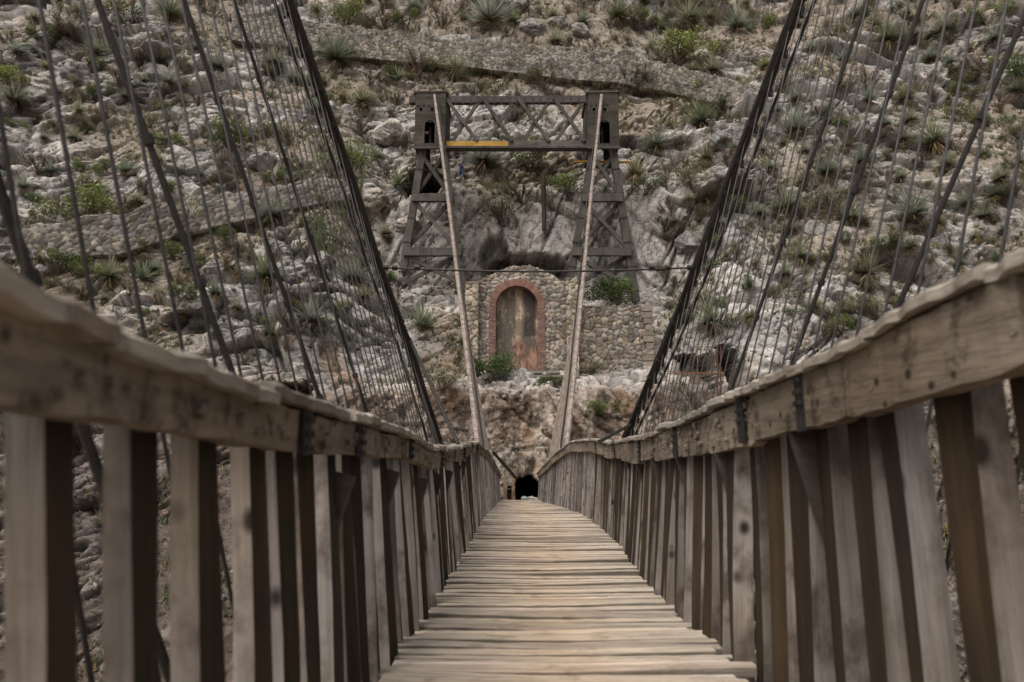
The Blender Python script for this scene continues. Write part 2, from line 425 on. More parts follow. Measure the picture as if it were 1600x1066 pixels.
# colours
def lerp3(a, b, t): return a[..., None] * 0 + np.asarray(a)
grey = np.array([.27, .262, .252]); lgrey = np.array([.47, .44, .41]); brown = np.array([.21, .15, .105]); soilc = np.array([.205, .175, .15]); dgrey = np.array([.115, .108, .104]); straw = np.array([.29, .25, .20])
col = np.ones(U.shape + (3,)) * grey
m = sstep(-.1, .5, fbm(U * .18, S * .18, 4, 301)); col = col * (1 - m[..., None]) + dgrey * m[..., None] * 1.25
m = sstep(.0, .6, fbm(U * .3 + 9, S * .3, 5, 302)) * .8; col = col * (1 - m[..., None]) + lgrey * .9 * m[..., None]
pale = np.zeros_like(U)
for q in [(600, 240, (2.0, 3.6)), (715, 190, (1.2, 1.8)), (835, 205, (2.5, 1.3)), (855, 345, (2.4, 1.5)), (60, 260, (2.5, 2)), (1010, 420, (3, 3.5)), (650, 460, (2, 2.5)), (730, 480, (2, 2)), (1150, 440, (3.5, 2.5))]:
    pale = np.maximum(pale, patch(*q[:3])[0])
pale = np.maximum(pale, .55 * tf_); pale = np.clip(pale * (1.05 + .9 * fbm(U * .6, S * .6, 4, 303)), 0, 1)
col = col * (1 - .8 * pale[..., None]) + lgrey * .8 * pale[..., None]
col = col * (1 + tint[..., None] * .9)
sm = (1 - rockm) * .95
sv = .5 + .5 * fbm(U * .8, S * .8, 4, 304)
sc3 = soilc * (1 - np.clip(sv, 0, 1)[..., None]) + straw * np.clip(sv, 0, 1)[..., None]
col = col * (1 - sm[..., None]) + sc3 * sm[..., None]
bm_ = np.clip(cliff * (.95 + .5 * fbm(U * .7, S * .25, 4, 305)), 0, 1)
cl = np.array([.20, .155, .125]); cl2 = np.array([.36, .31, .265]); q = sstep(-.1, .5, fbm(U * 1.1, S * .3, 5, 306))[..., None]
col = col * (1 - bm_[..., None]) + (cl * (1 - q) + cl2 * q) * bm_[..., None]
rust = sstep(.1, .6, fbm(U * .5 - 7, S * .4, 4, 307)) * sstep(14, 7, np.abs(U + 1)) * sstep(9, 5, BZ)
col = col * (1 - .55 * rust[..., None]) + np.array([.27, .17, .10]) * .55 * rust[..., None]
lip = np.exp(-((BZ - 3.75) / .42) ** 2) * wc * sstep(34.2, 33.4, BY) * np.clip(.8 + fbm(U * .9, S * .9, 3, 311), 0, 1)
col = col * (1 - .75 * lip[..., None]) + lgrey * .95 * .75 * lip[..., None]
lowd = sstep(4.5, 1.0, BZ) * sstep(5, 8, np.abs(U - .6)); col = col * (1 - .85 * lowd[..., None]) + np.array([.085, .068, .06]) * .85 * lowd[..., None]; low = sstep(-6, -13, BZ)[..., None] * .6; col = col * (1 - low * .6) + np.array([.27, .195, .13]) * low * .6  # lowd paints the shade of the gorge into the lower flanks
col *= (.5 + .5 * crack)[..., None]  # dark crack lines, with occlusion painted into the colour
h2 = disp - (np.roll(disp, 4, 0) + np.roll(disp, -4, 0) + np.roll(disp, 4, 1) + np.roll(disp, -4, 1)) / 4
col *= np.clip(1 + h2 * 2.2, .6, 1.3)[..., None]  # cavity shading painted in: hollows darker, bumps lighter
col *= (1 - .93 * dark)[..., None]  # shade inside caves and recesses painted into the rock colour
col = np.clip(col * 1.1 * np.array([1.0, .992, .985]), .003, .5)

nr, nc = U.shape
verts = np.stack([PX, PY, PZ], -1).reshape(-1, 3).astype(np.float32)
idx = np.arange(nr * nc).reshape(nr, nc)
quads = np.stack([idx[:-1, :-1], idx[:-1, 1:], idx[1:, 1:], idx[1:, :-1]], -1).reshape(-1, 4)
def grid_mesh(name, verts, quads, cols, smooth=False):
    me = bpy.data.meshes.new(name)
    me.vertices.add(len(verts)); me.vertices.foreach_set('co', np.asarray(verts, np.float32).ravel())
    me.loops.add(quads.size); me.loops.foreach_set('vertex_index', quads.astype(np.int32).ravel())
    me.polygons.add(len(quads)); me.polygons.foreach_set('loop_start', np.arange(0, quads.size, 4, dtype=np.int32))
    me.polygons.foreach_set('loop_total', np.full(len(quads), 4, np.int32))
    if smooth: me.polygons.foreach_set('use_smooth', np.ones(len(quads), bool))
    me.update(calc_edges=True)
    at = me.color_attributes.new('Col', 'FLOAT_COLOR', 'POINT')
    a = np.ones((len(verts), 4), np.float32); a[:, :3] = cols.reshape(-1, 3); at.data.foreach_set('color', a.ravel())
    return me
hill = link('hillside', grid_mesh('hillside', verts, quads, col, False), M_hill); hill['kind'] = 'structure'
VX, VYp = to_px(verts[:, 0], verts[:, 1], verts[:, 2]); VD = verts[:, 1]
rockf = rockm.ravel(); slabf = slab.ravel(); darkf = dark.ravel()
def on_hill(px, py, rad=2.5):
    m = np.nonzero((np.abs(VX - px) < rad) & (np.abs(VYp - py) < rad))[0]
    if len(m) == 0:
        m = np.array([np.argmin((VX - px) ** 2 + (VYp - py) ** 2)])
    i = m[np.argmin(VD[m])]
    return Vector([float(t) for t in verts[i]])

# valley floor and far ground, one sheet
gm = MB(); gr = 2500
gm.add([(-gr, -gr, -46.5), (gr, -gr, -46.5), (gr, gr, -46.5), (-gr, gr, -46.5)], [(0, 1, 2, 3)], col=(.22, .17, .12))
g = gm.build('ground', M_hill); g['kind'] = 'structure'

# ------------------------------------------------------------------ stone masonry sheets
def masonry(name, mapfn, Wd, Hd, res, mask, size, seed, back, parent=None, tone=(.30, .25, .195), bulge=.055, thick_dir=Vector((0, 1, 0)), warm=1.0):
    nu, nv = int(Wd / res) + 1, int(Hd / res) + 1
    u, v = np.meshgrid(np.linspace(0, Wd, nu), np.linspace(0, Hd, nv))
    wu = u + .06 * fbm(u * 2.5, v * 2.5, 2, seed); wv = v + .06 * fbm(u * 2.5, v * 2.5, 2, seed + 1)
    f1, e, r1, r2, r3, dx, dy = cells(wu / size, wv / (size * .78), seed)
    h = bulge * (sstep(.02, .22, e) * (.7 + .6 * r1) + (r2 - .5) * dx * .5) + .012 * fbm(u * 7, v * 7, 3, seed + 5)
    t = np.array(tone)
    cc = t * (.5 + 1.1 * r2)[..., None] * np.stack([1 + .12 * (r3 - .5), np.ones_like(r3), 1 - .16 * (r3 - .3) * warm], -1)
    mort = t * .42
    mk = sstep(.16, .03, e)[..., None]; cc = cc * (1 - mk) + mort * mk
    cc *= (1 + .3 * fbm(u * .7, v * .7, 3, seed + 8))[..., None]
    pts = np.empty((nv, nu, 3))
    for j in range(nv):
        for i in range(nu):
            p = mapfn(u[j, i], v[j, i]); pts[j, i] = (p[0] - thick_dir.x * h[j, i], p[1] - thick_dir.y * h[j, i], p[2])
    ok = mask(u, v) if mask is not None else np.ones_like(u, bool)
    okq = ok[:-1, :-1] & ok[1:, :-1] & ok[:-1, 1:] & ok[1:, 1:]
    id_ = np.arange(nu * nv).reshape(nv, nu)
    q = np.stack([id_[:-1, :-1], id_[:-1, 1:], id_[1:, 1:], id_[1:, :-1]], -1)[okq]
    # drop unused
    used = np.unique(q); remap = -np.ones(nu * nv, int); remap[used] = np.arange(len(used))
    P3 = pts.reshape(-1, 3)[used]; cl = np.clip(cc.reshape(-1, 3)[used], .01, .7); q = remap[q]
    # back skirt on boundary edges
    from collections import Counter
    ec = Counter(); eo = {}
    for f in q.tolist():
        for k in range(4):
            a, b = f[k], f[(k + 1) % 4]; key = (min(a, b), max(a, b)); ec[key] += 1; eo[key] = (a, b)
    bd = [eo[k] for k, c in ec.items() if c == 1]
    bv = sorted({a for e_ in bd for a in e_}); bm = {a: len(P3) + i for i, a in enumerate(bv)}
    bp = P3[bv] + np.array([thick_dir.x, thick_dir.y, 0]) * back
    P3 = np.r_[P3, bp]; cl = np.r_[cl, cl[bv]]
    q2 = np.array([[b, a, bm[a], bm[b]] for a, b in bd]); q = np.r_[q, q2]
    return link(name, grid_mesh(name, P3, q, cl, True), M_stone, parent)

def along(pts):
    """polyline (X,Y,Z base) -> mapping u,v -> point, with height h at v"""
    pts = [Vector(p) for p in pts]; seg = [0]
    for a, b in zip(pts, pts[1:]): seg.append(seg[-1] + (b.xy - a.xy).length)
    xs, ys, zs = [p.x for p in pts], [p.y for p in pts], [p.z for p in pts]
    def f(u, v):
        return (np.interp(u, seg, xs), np.interp(u, seg, ys), np.interp(u, seg, zs) + v)
    return f, seg[-1]

# upper retaining wall (bottom line in picture, height)
def wall_on_hill(name, lst, label, size, seed, tone, extra=.7):
    base = []
    for (x, yt, yb) in lst:
        h = on_hill(x, yb); base.append((h.x, h.y - .8, h.z - extra, yt))
    fn, Ln = along([b[:3] for b in base])
    seg = np.r_[0, np.cumsum([math.hypot(b[0] - a[0], b[1] - a[1]) for a, b in zip(base, base[1:])])]
    hs = [zpx(b[1], yt) - b[2] for b, yt in zip(base, [l[1] for l in lst])]
    def mask(u, v): return v < np.interp(u, seg, hs) - .12 + .3 * fbm(u * .7, u * 0 + seed, 4, seed)
    root = empty(name, (base[0][0], base[0][1], base[0][2])); tag(root, label, 'wall')
    w_ = masonry('stonework', fn, Ln, max(hs) + .3, .07, mask, size, seed, .7, None, tone)
    w_.parent = root; w_.matrix_parent_inverse = Matrix.Translation(root.location).inverted()
    return root
wall_on_hill('retaining_wall', [(370, 14, 58), (470, 28, 70), (560, 40, 84), (640, 50, 92), (720, 58, 98), (800, 66, 108), (880, 70, 118), (960, 80, 126), (1030, 95, 140), (1100, 112, 152), (1180, 132, 168)], 'long rubble stone retaining wall crossing the hillside above the timber tower', .30, 401, (.195, .18, .163))
wall_on_hill('retaining_wall', [(36, 352, 392), (110, 340, 390), (200, 326, 384), (300, 305, 355), (400, 292, 330), (480, 280, 316), (560, 270, 300)], 'grey stone retaining wall low on the hillside behind the left cables', .36, 402, (.205, .19, .175))

# ------------------------------------------------------------------ arched stone facade
YW = 35.0
def wx_(px, py=500, Y=YW): return P(px, py, Y).x
fac = empty('stone_facade', (wx_(800), YW, zpx(YW, 610))); tag(fac, 'ruined stone gable wall with a red brick arch around a blocked doorway', 'building')
def adopt(o, root):
    o.parent = root; o.matrix_parent_inverse = Matrix.Translation(root.location).inverted(); return o
xL, xR = wx_(727, 500), wx_(888, 500); zB, zT = zpx(YW, 625), zpx(YW, 405)
ax0, ax1 = wx_(774, 500), wx_(841, 500); acx = (ax0 + ax1) / 2; ar = (ax1 - ax0) / 2
az_spring = zpx(YW, 479); az_bot = zpx(YW, 590)
bw = .33
def gable(x):
    pts = [(wx_(727), zpx(YW, 447)), (wx_(742), zpx(YW, 443)), (wx_(762), zpx(YW, 430)), (wx_(790), zpx(YW, 418)), (wx_(812), zpx(YW, 414)), (wx_(838), zpx(YW, 416)), (wx_(860), zpx(YW, 427)), (wx_(882), zpx(YW, 440)), (wx_(890), zpx(YW, 442))]
    return np.interp(x, [p[0] for p in pts], [p[1] for p in pts])
def fmask(u, v):
    x = xL + u; z = zB + v
    inside = (np.abs(x - acx) < ar + bw * .5) & (z < az_spring) & (z > az_bot) | (np.hypot(x - acx, z - az_spring) < ar + bw * .5)
    return (z < gable(x) + .09 * fbm(u * 2, u * 0, 3, 9)) & ~inside
adopt(masonry('wall', lambda u, v: (xL + u, YW, zB + v), xR - xL, zT - zB, .05, fmask, .27, 410, .8, None, (.25, .22, .195)), fac)
adopt(masonry('pier', lambda u, v: (wx_(727) + u, YW - .28, zB + v), wx_(748) - wx_(727), zpx(YW, 443) - zB, .05, None, .34, 411, .3, None, (.29, .25, .205)), fac)
adopt(masonry('pier', lambda u, v: (wx_(885) + u, YW - .3, zB + v), wx_(903) - wx_(885), zpx(YW, 437) - zB, .05, None, .32, 412, .8, None, (.30, .26, .21)), fac)
# brick ring
rb = MB()
nb = 44
for i in range(nb):
    t0 = math.pi * i / nb; t1 = math.pi * (i + .86) / nb
    c_ = random.uniform(.75, 1.15); colr = (.25 * c_, .145 * c_, .12 * c_)
    r0, r1 = ar - .02, ar + bw
    vs = []
    for y in (YW - .1 - random.uniform(0, .02), YW + .3):
        for (r, t) in ((r0, t0), (r1, t0), (r1, t1), (r0, t1)):
            vs.append((acx + r * math.cos(t), y, az_spring + r * math.sin(t)))
    rb.add(vs, [(0, 3, 2, 1), (4, 5, 6, 7), (0, 1, 5, 4), (1, 2, 6, 5), (2, 3, 7, 6), (3, 0, 4, 7)], col=colr)
adopt(rb.build('brick_arch', M_brick), fac)
for sgn in (-1, 1):
    jb = MB(); z = az_spring; k = 0
    zend = zpx(YW, 572) if sgn < 0 else zpx(YW, 586)
    while z > zend:
        for s_ in range(2):
            c_ = random.uniform(.72, 1.12); off = (.13 if k % 2 else .27)
            a = ar - .02 + (0 if s_ == 0 else off); b = ar - .02 + (off - .015 if s_ == 0 else bw + .02)
            jb.box((acx + sgn * (a + b) / 2, YW + .1, z - .045), (b - a, .4 + random.uniform(0, .03), .078), col=(.235 * c_, .15 * c_, .128 * c_), jit=.006)
        z -= .092; k += 1
    adopt(jb.build('brick_jamb', M_brick), fac)
# blocked doorway panel with peeling plaster
m, nt_, b_ = mat('peeling_plaster'); tc = N(nt_, 'ShaderNodeTexCoord').outputs['Object']
n1 = noise(nt_, scaled(nt_, tc, (1.2, 1, .45)), 1.5, 8, .7); n2 = noise(nt_, tc, 6, 6, .7)
c_ = mix(nt_, (.12, .10, .082), (.27, .22, .18), ramp(nt_, n1, [(.5, 0.0), (.56, 1.0)]))
c_ = mix(nt_, c_, ramp(nt_, n2, [(.3, .6), (.7, 1.25)]), 1.0, 'MULTIPLY')
at = N(nt_, 'ShaderNodeVertexColor', layer_name='Col').outputs[0]
c_ = mix(nt_, c_, at, 1.0, 'MULTIPLY'); nt_.links.new(c_, b_.inputs['Base Color']); bump(nt_, b_, n1, .8, .05)
dv = MB(); nx_, nz_ = 24, 40
vs = []; cs = []
for j in range(nz_ + 1):
    for i in range(nx_ + 1):
        fx, fz = i / nx_, j / nz_
        x = acx - ar - .15 + fx * (2 * ar + .3); z = az_bot - .2 + fz * (az_spring + ar + .15 - az_bot + .2)
        c = np.array([1., 1., 1.])
        if abs(fx - .53) < .07: c = np.array([1.9, 1.8, 1.6]) if fz > .3 else np.array([1.25, 1.2, 1.1])
        if fx > .66 and fz > .45: c = np.array([.45, .45, .5])
        if fx > .88: c = np.array([1.7, 1.5, 1.25])
        if fz < .36 and fx > .42: c = np.array([1.25, .95, .85])
        if abs(fx - .52) < .09 and abs(fz - .37) < .035: c = np.array([1.2, .8, .76])
        vs.append((x, YW + .34, z)); cs.append(tuple(c))
dv.v = vs; dv.col = cs
for j in range(nz_):
    for i in range(nx_):
        a = j * (nx_ + 1) + i; dv.f.append((a, a + 1, a + nx_ + 2, a + nx_ + 1)); dv.mi.append(0)
adopt(dv.build('blocked_doorway', m), fac)
st = MB()
st.box((acx + .3, YW - .5, zpx(YW, 584)), (3.6, .5, .14), col=(.20, .18, .155), jit=.02); st.box((acx + .2, YW - .8, zpx(YW, 592)), (4.2, .7, .16), col=(.17, .15, .13), jit=.02)
adopt(st.build('doorstep', M_stone), fac)
# right buttress wall
but = empty('stone_buttress', (wx_(960), YW + .4, zpx(YW, 600))); tag(but, 'square rubble stone wall under the right legs of the timber tower', 'wall')
bx0, bx1 = P(903, 500, YW + .35).x, P(1018, 500, YW + .35).x; bz0 = zpx(YW, 645); bzt = zpx(YW + .35, 474)
adopt(masonry('stonework', lambda u, v: (bx0 + u, YW + .35, bz0 + v), bx1 - bx0, bzt - bz0, .05, lambda u, v: bz0 + v < bzt - .1 + .1 * pnoise(u * 2, u * 0, 5), .29, 420, 3.6, None, (.235, .205, .178)), but)
cq = MB()
for k in range(17):
    ln = random.uniform(.35, .6); cq.box((bx1 - ln / 2 + .03, YW + .34, bz0 + .2 + k * (bzt - bz0 - .2) / 17), (ln, .34, (bzt - bz0) / 17 * .9), col=tuple(np.array((.24, .205, .17)) * random.uniform(.75, 1.2)), jit=.025)
adopt(cq.build('corner_stones', M_stone, bevel=.02), but)

# ------------------------------------------------------------------ timber tower
YT = 38.0
tw = empty('bridge_tower', P(808, 470, YT)); tag(tw, 'dark timber bridge tower with lattice truss and two plank clad heads', 'tower')
def T(px, py, dy=0): return P(px, py, YT + dy)
def bm1(name, a, b, w, h, m=M_tower, dy=0, n=8, parent=tw, col=None):
    mb = MB(); mb.beam(T(*a, dy), T(*b, dy), w, h, n=n, wob=.012, col=col or tuple([random.uniform(.8, 1.25)] * 3))
    return adopt(mb.build(name, m, bevel=.01), parent)
SC = 41.5 / F   # metres per photo pixel at the tower
def lerpx(a, b, y): return a[0] + (b[0] - a[0]) * (y - a[1]) / (b[1] - a[1])
LO = ((661, 232), (634, 398)); LI = ((692, 232), (729, 478)); RI = ((927, 232), (889, 448)); RO = ((957, 232), (994, 472))
for (a, b), dys in ((LO, (0, 2.2)), (LI, (0, 2.2)), (RI, (0, 2.2)), (RO, (0, 2.2))):
    for dy in dys:
        bb = b
        if b[0] < 640: bb = (lerpx(a, b, 420), 420)
        leg = bm1('leg', a, bb, .42 if dy == 0 else .36, .36, dy=dy, n=14)
        if dy == 0:
            # splice straps on the leg
            for yy in np.arange(a[1] + 34, bb[1] - 8, 38):
                x = lerpx(a, b, yy); s_ = MB(); d = (T(*bb) - T(*a)).normalized(); c0 = T(x, yy)
                s_.beam(c0 - d * .03, c0 + d * .03, .46, .40); so_ = s_.build('iron_strap', M_iron); so_.parent = leg
rowsY = [(303, 316), (387, 401)]
for (A, B, s_) in ((LO, LI, -1), (RI, RO, 1)):
    ys = [238, 310, 394, 458]
    for (y0, y1) in rowsY:
        ym = (y0 + y1) / 2; xa = lerpx(*A, ym) - 4; xb = lerpx(*B, ym) + 4
        bm1('cross_beam', (xa, ym), (xb, ym), .46, .26, dy=-.22, col=(1.1, 1.1, 1.1))
        bm1('cross_beam', (xa, ym), (xb, ym), .4, .26, dy=2.3, col=(.9, .9, .9))
    for k in range(3):
        ya, yb = ys[k] + 6, ys[k + 1] - 8
        if s_ < 0 and k == 2: yb = 444
        xa0, xa1 = lerpx(*A, ya) + 1, lerpx(*A, yb) + 2; xb0, xb1 = lerpx(*B, ya) - 1, lerpx(*B, yb) - 2
        bm1('brace', (xa0, ya), (xb1, yb), .22, .14, dy=-.10); bm1('brace', (xb0, ya), (xa1, yb), .22, .14, dy=.12)
# side ties linking front and back legs
for (A) in (LO, LI, RI, RO):
    for y in (310, 394):
        x = lerpx(*A, y); mb = MB(); mb.beam(T(x, y, .1), T(x, y, 2.2), .2, .2, up=Vector((0, 0, 1))); adopt(mb.build('side_tie', M_tower), tw)
# truss
for dy in (0, 2.2):
    bm1('top_chord', (640, 157.5), (966, 156.5), .42, .3, m=M_towerh, dy=dy, n=24)
    bm1('bottom_chord', (690, 226), (928, 226), .36, .3, m=M_towerh, dy=dy, n=16)
    if dy: continue
    for a, b in (((696, 153), (746, 221)), ((754, 153), (800, 221)), ((809, 153), (858, 221)), ((865, 153), (914, 221))):
        bm1('brace', a, b, .2, .12, dy=dy - .22)
    for a, b in (((752, 153), (707, 221)), ((806, 153), (761, 221)), ((862, 153), (817, 221)), ((917, 153), (868, 221))):
        bm1('brace', a, b, .2, .12, dy=dy - .05)
mb = MB(); mb.beam(T(697, 225.5, -.2), T(794, 225.5, -.2), .34, .06, n=4); o = adopt(mb.build('ochre_board', M_yellow), tw); o['label'] = 'fresh ochre yellow board on the bottom chord'
mb = MB(); mb.beam(T(690, 232.5, -.1), T(928, 232.5, -.1), .12, .5, n=4); adopt(mb.build('soffit_board', M_tower), tw)
for x in np.arange(700, 918, 12):
    mb = MB(); mb.beam(T(x, 151.6, -.165), T(x, 162.9, -.165), .06, .02, up=Vector((0, 1, 0)))
    if 1: adopt(mb.build('iron_strap', M_iron), tw)
# heads: lapped plank boxes with an arched opening
for (x0, x1, ax_) in ((650, 697, 673), (918, 965, 943)):
    hd = MB(); yt, yb_ = 152, 235
    zt, zb = T(0, yt).z, T(0, yb_).z; X0, X1 = T(x0, 190).x, T(x1, 190).x
    n = 15; hgt = (zt - zb) / n
    ac = T(ax_, 200).x; ohw = .30; o0 = T(0, 229).z; o1 = T(0, 201).z
    for i in range(n):
        za = zb + i * hgt; zc = za + hgt / 2
        for yy in (-.38, 2.5):
            segs = [(X0, X1)]
            hw = 0
            if o0 < zc < o1: hw = ohw
            elif o1 <= zc < o1 + ohw: hw = math.sqrt(max(0, ohw ** 2 - (zc - o1) ** 2))
            if hw > 0: segs = [(X0, ac - hw), (ac + hw, X1)]
            if i == 10: segs = [(X0, X0 + .25), (X0 + .42, X0 + .9), (X0 + 1.05, X1)]
            for a, b in segs:
                c = random.uniform(.75, 1.2)
                hd.box(((a + b) / 2, YT + yy - .02 * (1), zc), (b - a, .05, hgt * 1.06), rot=Matrix.Rotation(.22, 3, 'X'), col=(c, c, c * .98), jit=.008)
        for X in (X0 + .03, X1 - .03):
            hd.box((X, YT + 1.06, zc), (.05, 2.85, hgt * .97), col=(.8, .8, .8))
    head = adopt(hd.build('plank_head', M_towerh), tw)
    tr = MB(); pv = None; 
    for k in range(13):
        t = math.pi * k / 12; p_ = Vector((ac + ohw * 1.1 * math.cos(t), YT - .43, o1 + ohw * 1.1 * math.sin(t)))
        if pv is not None: tr.beam(pv, p_, .07, .05)
        pv = p_
    tr.beam((ac - ohw * 1.1, YT - .43, o0), (ac - ohw * 1.1, YT - .43, o1), .07, .05); tr.beam((ac + ohw * 1.1, YT - .43, o0), (ac + ohw * 1.1, YT - .43, o1), .07, .05)
    t_ = tr.build('opening_trim', M_tower); t_.parent = head
    mb = MB(); mb.beam((ac - .05, YT + .3, o0 - .1), (ac - .05, YT + .3, o1 + .2), .12, .12); adopt(mb.build('inner_post', M_tower), tw)
    cp_ = MB(); cp_.box(((X0 + X1) / 2, YT + 1.06, zt + .08), (X1 - X0 + .16, 3.1, .1), col=(.9, .9, .9), jit=.02); cp_.box(((X0 + X1) / 2, YT - .42, zb - .03), (X1 - X0 + .1, .14, .16), col=(.85, .85, .85))
    adopt(cp_.build('cap_board', M_towerh), tw)
    for k in range(4):
        bt = MB(); bt.box((X0 + .15 + k * .32, YT - .45, zt - .75 + .05 * (k % 2)), (.1, .06, .07)); adopt(bt.build('iron_bolt', M_iron), tw)
mb = MB(); mb.beam(T(896, 252.5, .9), T(985, 253.5, .9), .1, .12); o = adopt(mb.build('scaffold_board', M_yellow), tw); o['label'] = 'thin ochre board sticking out past the right legs'
mb = MB(); mb.beam(T(668, 150, -.3), T(690, 149, -.3), .05, .05); mb.beam(T(930, 149, -.3), T(962, 150, -.3), .05, .05); adopt(mb.build('ochre_strip', M_yellow), tw)

# ------------------------------------------------------------------ footbridge geometry
def zdeck(d): return float(np.interp(d, [0, 3, 5, 8, 12, 15, 24, 29, 32], [-.87, -.88, -.92, -.92, -.95, -.95, -1.2, -1.33, -1.4]))
def solve_y(py):
    lo, hi = 1.0, 40.0
    for _ in range(50):
        m_ = (lo + hi) / 2
        if to_px(0, m_, zdeck(m_))[1] > py: lo = m_
        else: hi = m_
    return lo
def edge_tab(lst):
    t = []
    for x, y in lst:
        d = solve_y(y); t.append((d, P(x, y, d).x))
    return np.array(sorted(t))
EL = edge_tab([(599, 1060), (625, 1020), (660, 985), (690, 940), (703, 905), (722, 880), (738, 850), (752, 820), (764, 802), (774, 792)])
ER = edge_tab([(1157, 1052), (1115, 1020), (1070, 975), (1038, 940), (1008, 912), (985, 882), (966, 852), (942, 828), (915, 808), (885, 796)])
EL = np.r_[EL, [[24, -.47], [30.5, -.42]]]; ER = np.r_[ER, [[22, 1.28], [26, 1.13], [30.5, 1.02]]]
def sm(tab, d): return float(np.mean([np.interp(d * k, tab[:, 0], tab[:, 1]) for k in (.92, .96, 1, 1.04, 1.08)]))
def eX(side, d): return sm(EL, d) if side < 0 else sm(ER, d)
def rail_tab(side, lst):
    t = []; last = 0
    for x, y in lst:
        best = min(np.arange(.5, 27, .01), key=lambda d: abs(to_px(eX(side, d) + side * .02, d, zpx(d, y))[0] - x) + (100 if d < last + .05 else 0))
        last = best; p_ = P(x, y, best); t.append((best, p_.x, p_.z))
    return np.array(t)
RL = rail_tab(-1, [(-60, 372), (0, 398), (60, 420), (115, 458), (200, 497), (300, 532), (390, 574), (480, 611), (535, 633), (600, 653), (645, 668), (670, 690), (710, 696), (748, 690), (766, 708)])
RR = rail_tab(1, [(1680, 372), (1600, 418), (1500, 463), (1420, 505), (1350, 541), (1275, 576), (1210, 603), (1120, 636), (1085, 654), (1025, 677), (1005, 688), (950, 692), (920, 687), (890, 691), (868, 708)])
RL = np.r_[RL, [[30.2, eX(-1, 30.2), -.35]]]; RR = np.r_[RR, [[30.2, eX(1, 30.2), -.25]]]
print('rail L', RL.round(2).tolist()); print('rail R', RR.round(2).tolist())
def rail(side, d):
    t = RL if side < 0 else RR
    x = float(np.interp(d, t[:, 0], t[:, 1])); z = float(np.interp(d, t[:, 0], t[:, 2])) + (-.026 if side < 0 else .034) * min(1, d / 1.2) * max(.3, min(1, (12 - d) / 6))
    return x, z
DEND = 30.2

br = empty('footbridge', (.3, 1, -1.0)); tag(br, 'narrow wooden suspension footbridge with plank deck and weathered timber balustrades', 'bridge')
def part(mb, name, m, smooth=False, bevel=0): return adopt(mb.build(name, m, smooth=smooth, bevel=bevel), br)
def under(child, par):
    child.parent = par; return child   # parts carry an identity world matrix

# deck planks
dk = MB(); d = -1.5; k = 0
while d < DEND + .4:
    w_ = random.uniform(.065, .115); dd = max(d, .3)
    xl, xr = eX(-1, dd) - .06 + random.uniform(-.10, .06), eX(1, dd) + .04 + random.uniform(-.06, .10)
    zz = zdeck(dd) + random.uniform(-.011, .011); tl = random.uniform(-.016, .016); n = 22
    c = random.choice([random.uniform(.62, .85), random.uniform(.85, 1.15), random.uniform(.9, 1.2)]); wr = random.uniform(.96, 1.02); base = (c, c * wr, c * wr * random.uniform(.95, 1.02))
    yaw = random.uniform(-.018, .018)
    vs = []; cols_ = []
    for i in range(n + 1):
        f = i / n; x = xl + (xr - xl) * f; mid = (f - .5)
        wear = -.010 * math.exp(-(mid / .28) ** 2)
        cup = .004
        e = .006 * math.sin(f * 9 + k * 1.7) * (abs(mid) * 2) + random.uniform(-.006, .006)
        for (oy, oz) in ((-w_ / 2, -.045), (-w_ / 2, -.006), (-w_ / 2 + .012, 0), (w_ / 2 - .012, 0), (w_ / 2, -.006), (w_ / 2, -.045)):
            vs.append((x, d + oy + yaw * (x - .3) + e * (1 if oy > 0 else .3), zz + oz + wear + tl * mid * 2 + random.uniform(-.0015, .0015)))
            g_ = 1 - .14 * math.exp(-(mid / .25) ** 2)
            cc = (base[0] * (1.0 + .04 * (1 - abs(mid) * 2)), base[1] * (.99 - .05 * math.exp(-(mid / .2) ** 2)), base[2] * (1 - .13 * math.exp(-(mid / .22) ** 2)))
            if oz == -.045 or abs(oy) == w_ / 2: cc = tuple(t * .45 for t in cc)
            cols_.append(cc)
    fs = []
    for i in range(n):
        for q in range(6):
            r_ = (q + 1) % 6; fs.append((6 * i + q, 6 * i + 6 + q, 6 * i + 6 + r_, 6 * i + r_))
    fs += [(0, 1, 2, 3, 4, 5), tuple(6 * n + q for q in (5, 4, 3, 2, 1, 0))]
    b0 = len(dk.v); dk.v += vs; dk.col += cols_; dk.f += [tuple(b0 + q for q in f) for f in fs]; dk.mi += [0] * len(fs)
    d += w_ + random.uniform(.005, .020); k += 1
part(dk, 'deck', M_deck)
# stringers and floor beams
for side in (-1, 1):
    mb = MB(); ds = list(np.arange(-1, DEND + .3, .7))
    for a, b in zip(ds, ds[1:]):
        mb.beam((eX(side, max(a, .3)) - side * .02, a, zdeck(a) - .13), (eX(side, max(b, .3)) - side * .02, b, zdeck(b) - .13), .12, .1, up=Vector((0, 0, 1)))
    part(mb, 'stringer', M_under)
SP = .25
hd_list = list(np.arange(.95, DEND - .2, SP))
fb = []
for i, d in enumerate(np.arange(.6, DEND, 1.0)):
    mb = MB(); mb.beam((eX(-1, d) - .42, d, zdeck(d) - .24), (eX(1, d) + .42, d, zdeck(d) - .24), .1, .12, up=Vector((0, 0, 1))); part(mb, 'floor_beam', M_under)
    if 1.7 < d < 9:
        for side in (-1, 1):
            x, z = rail(side, d); mb = MB()
            mb.beam((eX(side, d) + side * .40, d, zdeck(d) - .2), (x + side * .07, d + .05, z - .2), .11, .05, up=Vector((0, 1, 0)), n=4, wob=.004); part(mb, 'outrigger_brace', M_under)

